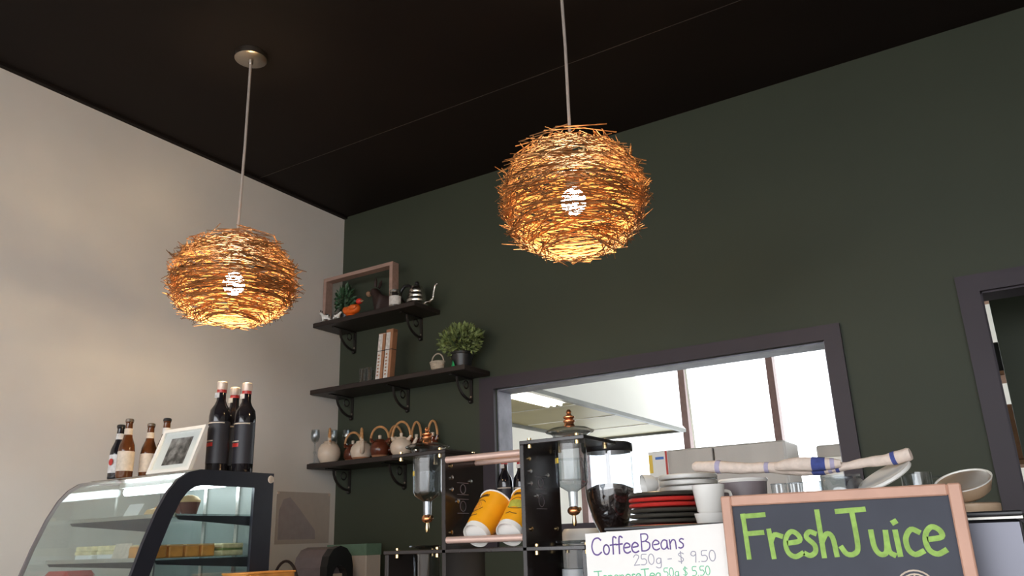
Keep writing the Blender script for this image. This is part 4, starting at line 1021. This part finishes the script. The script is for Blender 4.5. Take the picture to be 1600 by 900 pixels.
MB().lathe([(0, 0), (0.036, 0), (0.039, 0.005), (0.039, 0.076), (0.036, 0.082), (0.0375, 0.086), (0.0345, 0.086), (0.034, 0.08), (0.0365, 0.074), (0.0365, 0.006), (0, 0.004)], 30).build('jar_wall', 'glass_strong', t, True)
MB().lathe([(0, 0.005), (0.030, 0.005), (0.030, 0.045), (0, 0.048)], 24).build('contents', 'jar_fill', t, True)
tw = thing('rolled_towel', 'rolled cream towel with blue stripes lying over the crockery', 'towel', (2.56, -1.38, 1.355))
pts = [(-0.212, 0.015, 0.032), (-0.16, 0.010, 0.028), (-0.10, 0.005, 0.0205), (-0.05, 0.0, 0.018), (0.0, -0.005, 0.012), (0.05, -0.010, 0.010), (0.09, -0.012, 0.0085), (0.13, -0.015, 0.013), (0.17, -0.02, 0.015), (0.210, -0.025, 0.022)]
rads = [0.010, 0.0125, 0.0110, 0.0105, 0.0135, 0.0135, 0.0080, 0.0090, 0.0105, 0.0125]
sp = smooth_path(pts, 6); rr = smooth_path([(r, 0, 0) for r in rads], 6); rr = [max(0.004, v.x * (1 + 0.05 * math.sin(i * 1.3))) for i, v in enumerate(rr)]
rr[0] *= 0.75; rr[-1] *= 0.8
MB().tube(sp, rr, 12).build('roll', 'towel', tw, True)
for i0, i1, mm in ((6, 7, 'towel_lilac'), (17, 18, 'towel_lilac'), (28, 31, 'towel_blue'), (32, 33, 'towel_lilac'), (34, 35, 'towel_blue'), (49, 50, 'towel_blue')):
    MB().tube(sp[i0:i1 + 1], [r + 0.0006 for r in rr[i0:i1 + 1]], 12).build('stripe', mm, tw, True)
fold = smooth_path([(-0.035, -0.012, 0.017), (0.0, -0.020, 0.019), (0.045, -0.024, 0.016), (0.088, -0.020, 0.014)], 6)
MB().tube(fold, [0.003 + 0.0105 * math.sin(PI * (i + 1) / (len(fold) + 1)) ** 0.6 for i in range(len(fold))], 12).build('fold', 'towel', tw, True)
for i0, i1, mm in ((11, 14, 'towel_blue'), (15, 16, 'towel_lilac')):
    MB().tube(fold[i0:i1 + 1], [0.0036 + 0.0105 * math.sin(PI * (i + 1) / (len(fold) + 1)) ** 0.6 for i in range(i0, i1 + 1)], 12).build('stripe', mm, tw, True)
o = MB().lathe(plate(0.052, 0.009), 34).build('side_plate', 'white', None, True)
o.matrix_world = Matrix.Translation((2.722, -1.400, 1.336)) @ Matrix.Rotation(math.radians(-24), 4, 'Y') @ Matrix.Rotation(math.radians(19), 4, 'X')
tag(o, 'white side plate propped at a slant below the towel end', 'plate')
t = thing('glass_mug', 'clear glass mug propping the slanted side plate', 'glass', (2.765, -1.330, Z0))
MB().shell([(0.022, 0.0), (0.026, 0.004), (0.027, 0.085)], 24).build('wall', 'glass_strong', t, True)
MB().tube(smooth_path([(0.026, 0, 0.075), (0.045, 0, 0.070), (0.046, 0, 0.03), (0.026, 0, 0.02)]), 0.003, 8).build('handle', 'glass_strong', t, True)
t = thing('tan_saucer', 'thick tan saucer under the slanted tan bowl', 'saucer', (2.848, -1.40, Z0))
MB().lathe([(0, 0), (0.040, 0), (0.045, 0.006), (0.046, 0.022), (0.042, 0.024), (0, 0.020)], 32).build('body', 'tan', t, True)
t = thing('tan_bowl', 'deep tan bowl with white inside tilted on a tan saucer', 'bowl', (2.844, -1.40, Z0 + 0.0245))
b = MB(); b.T = Matrix.Translation((0.004, 0.012, 0.012)) @ Matrix.Rotation(math.radians(25), 4, 'X') @ Matrix.Rotation(math.radians(-8), 4, 'Y')
b.lathe([(0, 0), (0.026, 0), (0.038, 0.008), (0.0465, 0.028)], 34).build('body', 'tan', t, True)
b = MB(); b.T = Matrix.Translation((0.004, 0.012, 0.012)) @ Matrix.Rotation(math.radians(25), 4, 'X') @ Matrix.Rotation(math.radians(-8), 4, 'Y')
b.lathe([(0.0465, 0.028), (0.047, 0.030), (0.045, 0.030), (0.036, 0.011), (0, 0.004)], 34).build('glazed_inside', 'white', t, True)

# ------------------------------------------------------------------ hand-written signs
def F_(lines, dx, s=1.0): return [[(dx + x * s, y * s) for x, y in ln] for ln in lines]
G = {
 'F': (0.62, [[(0.08, 0.98), (0.60, 1.0)], [(0.10, 1.0), (0.13, 0.0)], [(0.11, 0.56), (0.52, 0.58)]]),
 'r': (0.36, [[(0.06, 0.62), (0.10, 0.0)], [(0.09, 0.38), (0.18, 0.52), (0.33, 0.48)]]),
 'e': (0.44, [[(0.13, 0.315), (0.38, 0.36), (0.36, 0.50), (0.22, 0.58), (0.09, 0.46), (0.05, 0.26), (0.10, 0.08), (0.24, 0.0), (0.40, 0.07)]]),
 's': (0.34, [[(0.30, 0.52), (0.18, 0.56), (0.10, 0.44), (0.26, 0.26), (0.26, 0.10), (0.14, 0.02), (0.04, 0.06)]]),
 'h': (0.46, [[(0.08, 1.02), (0.10, 0.0)], [(0.10, 0.32), (0.22, 0.50), (0.34, 0.42), (0.38, 0.02)]]),
 'J': (0.66, [[(0.06, 1.0), (0.64, 1.02)], [(0.38, 1.0), (0.40, 0.22), (0.30, 0.04), (0.14, 0.04), (0.05, 0.18)]]),
 'u': (0.46, [[(0.06, 0.52), (0.08, 0.18), (0.18, 0.02), (0.32, 0.08), (0.36, 0.5)], [(0.36, 0.5), (0.37, 0.10), (0.46, 0.0)]]),
 'i': (0.22, [[(0.10, 0.5), (0.12, 0.0)], [(0.09, 0.70), (0.13, 0.72)]]),
 'c': (0.40, [[(0.34, 0.48), (0.20, 0.54), (0.07, 0.36), (0.08, 0.12), (0.20, 0.0), (0.36, 0.06)]]),
 'C': (0.66, [[(0.58, 0.86), (0.42, 1.0), (0.18, 0.90), (0.06, 0.5), (0.16, 0.10), (0.38, 0.0), (0.58, 0.14)]]),
 'o': (0.44, [arc(0.21, 0.28, 0.16, 90, 450, 12, 0.28)]),
 'f': (0.34, [[(0.34, 0.92), (0.24, 1.0), (0.16, 0.86), (0.14, 0.0)], [(0.0, 0.52), (0.32, 0.55)]]),
 'B': (0.60, [[(0.08, 1.0), (0.08, 0.0)], [(0.08, 1.0), (0.36, 0.98), (0.44, 0.78), (0.30, 0.58), (0.08, 0.54)], [(0.30, 0.56), (0.50, 0.42), (0.48, 0.14), (0.30, 0.0), (0.08, 0.0)]]),
 'a': (0.44, [[(0.36, 0.50), (0.20, 0.56), (0.06, 0.36), (0.08, 0.10), (0.20, 0.02), (0.34, 0.16), (0.36, 0.50)], [(0.36, 0.5), (0.38, 0.08), (0.44, 0.02)]]),
 'n': (0.46, [[(0.06, 0.54), (0.08, 0.0)], [(0.08, 0.32), (0.20, 0.52), (0.34, 0.46), (0.37, 0.0)]]),
 '2': (0.48, [[(0.06, 0.78), (0.18, 0.98), (0.36, 0.92), (0.38, 0.68), (0.08, 0.02)], [(0.08, 0.02), (0.44, 0.04)]]),
 '5': (0.48, [[(0.42, 0.98), (0.12, 0.96), (0.10, 0.58), (0.32, 0.56), (0.42, 0.30), (0.30, 0.04), (0.06, 0.04)]]),
 '0': (0.50, [arc(0.24, 0.5, 0.18, 90, 450, 14, 0.48)]),
 '9': (0.46, [[(0.38, 0.72), (0.24, 0.56), (0.08, 0.70), (0.16, 0.96), (0.34, 0.94), (0.38, 0.70), (0.34, 0.0)]]),
 'g': (0.44, [[(0.36, 0.5), (0.20, 0.56), (0.06, 0.36), (0.12, 0.08), (0.30, 0.12), (0.36, 0.5)], [(0.36, 0.5), (0.34, -0.22), (0.18, -0.34), (0.04, -0.24)]]),
 '-': (0.36, [[(0.06, 0.42), (0.28, 0.44)]]),
 '$': (0.46, [[(0.38, 0.82), (0.22, 0.92), (0.08, 0.74), (0.36, 0.36), (0.24, 0.10), (0.06, 0.18)], [(0.22, 1.04), (0.22, -0.04)]]),
 '.': (0.18, [[(0.07, 0.02), (0.10, 0.03)]]),
 'T': (0.58, [[(0.02, 0.98), (0.56, 1.0)], [(0.28, 0.98), (0.28, 0.0)]]),
 'p': (0.44, [[(0.06, 0.54), (0.07, -0.36)], [(0.07, 0.44), (0.24, 0.56), (0.38, 0.36), (0.28, 0.06), (0.08, 0.10)]]),
 ' ': (0.30, []),
}
def word(text, x0, y0, s, to3d, wd, wx=1.0):
    b = MB(); x = x0
    for ch in text:
        w_, L = G[ch]
        out = []
        for ln in L:
            q = [(x + a * s * wx, y0 + c_ * s) for a, c_ in ln]
            out.append([tuple(v) for v in smooth_path([(a, c_, 0) for a, c_ in q], 4)] if len(q) > 2 else q)
        out = [[(p[0], p[1]) for p in ln] for ln in out]
        b.strokes(out, wd, to3d)
        x += w_ * s * wx
    return b, x
# chalkboard
CBW, CBH = 0.174, 0.408
cbz = thing('chalkboard', 'wood framed chalkboard reading Fresh Juice in green chalk', 'chalkboard', (2.682, -1.70, ZC))
for (a, b_) in ((-CBW, -CBW + 0.0165), (CBW - 0.0175, CBW)): MB().box(a, b_, -0.008, 0.010, 0, CBH, 0.002).build('frame_stile', 'board_wood', cbz)
for (a, b_) in ((0, 0.018), (CBH - 0.0165, CBH)): MB().box(-CBW + 0.0165, CBW - 0.0175, -0.008, 0.010, a, b_, 0.002).build('frame_rail', 'board_wood', cbz)
MB().box(-CBW + 0.014, CBW - 0.015, -0.002, 0.006, 0.014, CBH - 0.014).build('board', 'slate', cbz)
def on_board(a, b_, l): return (a, -0.0021 - 0.0005 * l, b_)
b, xe = word('FreshJuice', -CBW + 0.026, CBH - 0.0955, 0.0640, on_board, 0.0074, 1.03)
b.build('chalk_lettering', 'chalk_green', cbz, label='green chalk words Fresh Juice')
print('chalk width end', xe, 'of', CBW)
MB().strokes([arc(0.094, CBH - 0.143, 0.026, 0, 360, 28), arc(0.094, CBH - 0.143, 0.021, 0, 360, 24)] + [[(0.094, CBH - 0.143), (0.094 + 0.02 * math.cos(k), CBH - 0.143 + 0.02 * math.sin(k))] for k in [PI / 4 * i for i in range(8)]], 0.0022, on_board).build('chalk_drawing', 'chalk_beige', cbz)
MB().box(-0.10, 0.10, 0.09, 0.10, 0, 0.30).build('back_stay', 'board_wood', cbz)
MB().box(-0.10, 0.10, 0.008, 0.10, 0.285, 0.30).build('stay_hinge', 'board_wood', cbz)
# paper sign
ps = thing('paper_sign', 'white paper sign reading Coffee Beans in purple pen', 'sign', (2.378, -1.690, ZC))
tilt = 0.035
W2, HH = 0.129, 0.362
sq = [(-W2, 0.0), (W2, 0.0), (W2, HH + 0.0045), (-W2, HH - 0.0045)]
MB().prism(sq, -0.0008, 0.0008, 'y').build('sheet', 'paper', ps)
def on_paper(a, b_, l): return (a, -0.0009 - 0.0003 * l, b_ + a * tilt)
b, xe = word('Coffee', -W2 + 0.010, HH - 0.037, 0.0285, on_paper, 0.0026, 1.22); b.build('pen_lettering', 'ink_purple', ps)
b, xe = word('Beans', xe + 0.002, HH - 0.035, 0.0275, on_paper, 0.0022, 1.28); b.build('pen_lettering', 'ink_purple', ps)
print('sign', xe, W2)
b, xe = word('250g - $ 9.50', -0.040, HH - 0.058, 0.0175, on_paper, 0.0014, 1.62); b.build('pen_price', 'ink_grey', ps)
b, xe2 = word('JapaneseTea', -W2 + 0.012, HH - 0.081, 0.0165, on_paper, 0.0018, 1.50); b.build('pen_lettering', 'ink_green', ps)
b, xe2 = word('50g $ 5.50', xe2 + 0.004, HH - 0.079, 0.0145, on_paper, 0.0013, 1.38); b.build('pen_price', 'ink_green', ps)
print('sign', xe, xe2, W2)
MB().box(-0.09, 0.09, 0.0008, 0.004, 0.0, 0.33).build('backing_card', 'cardboard', ps)
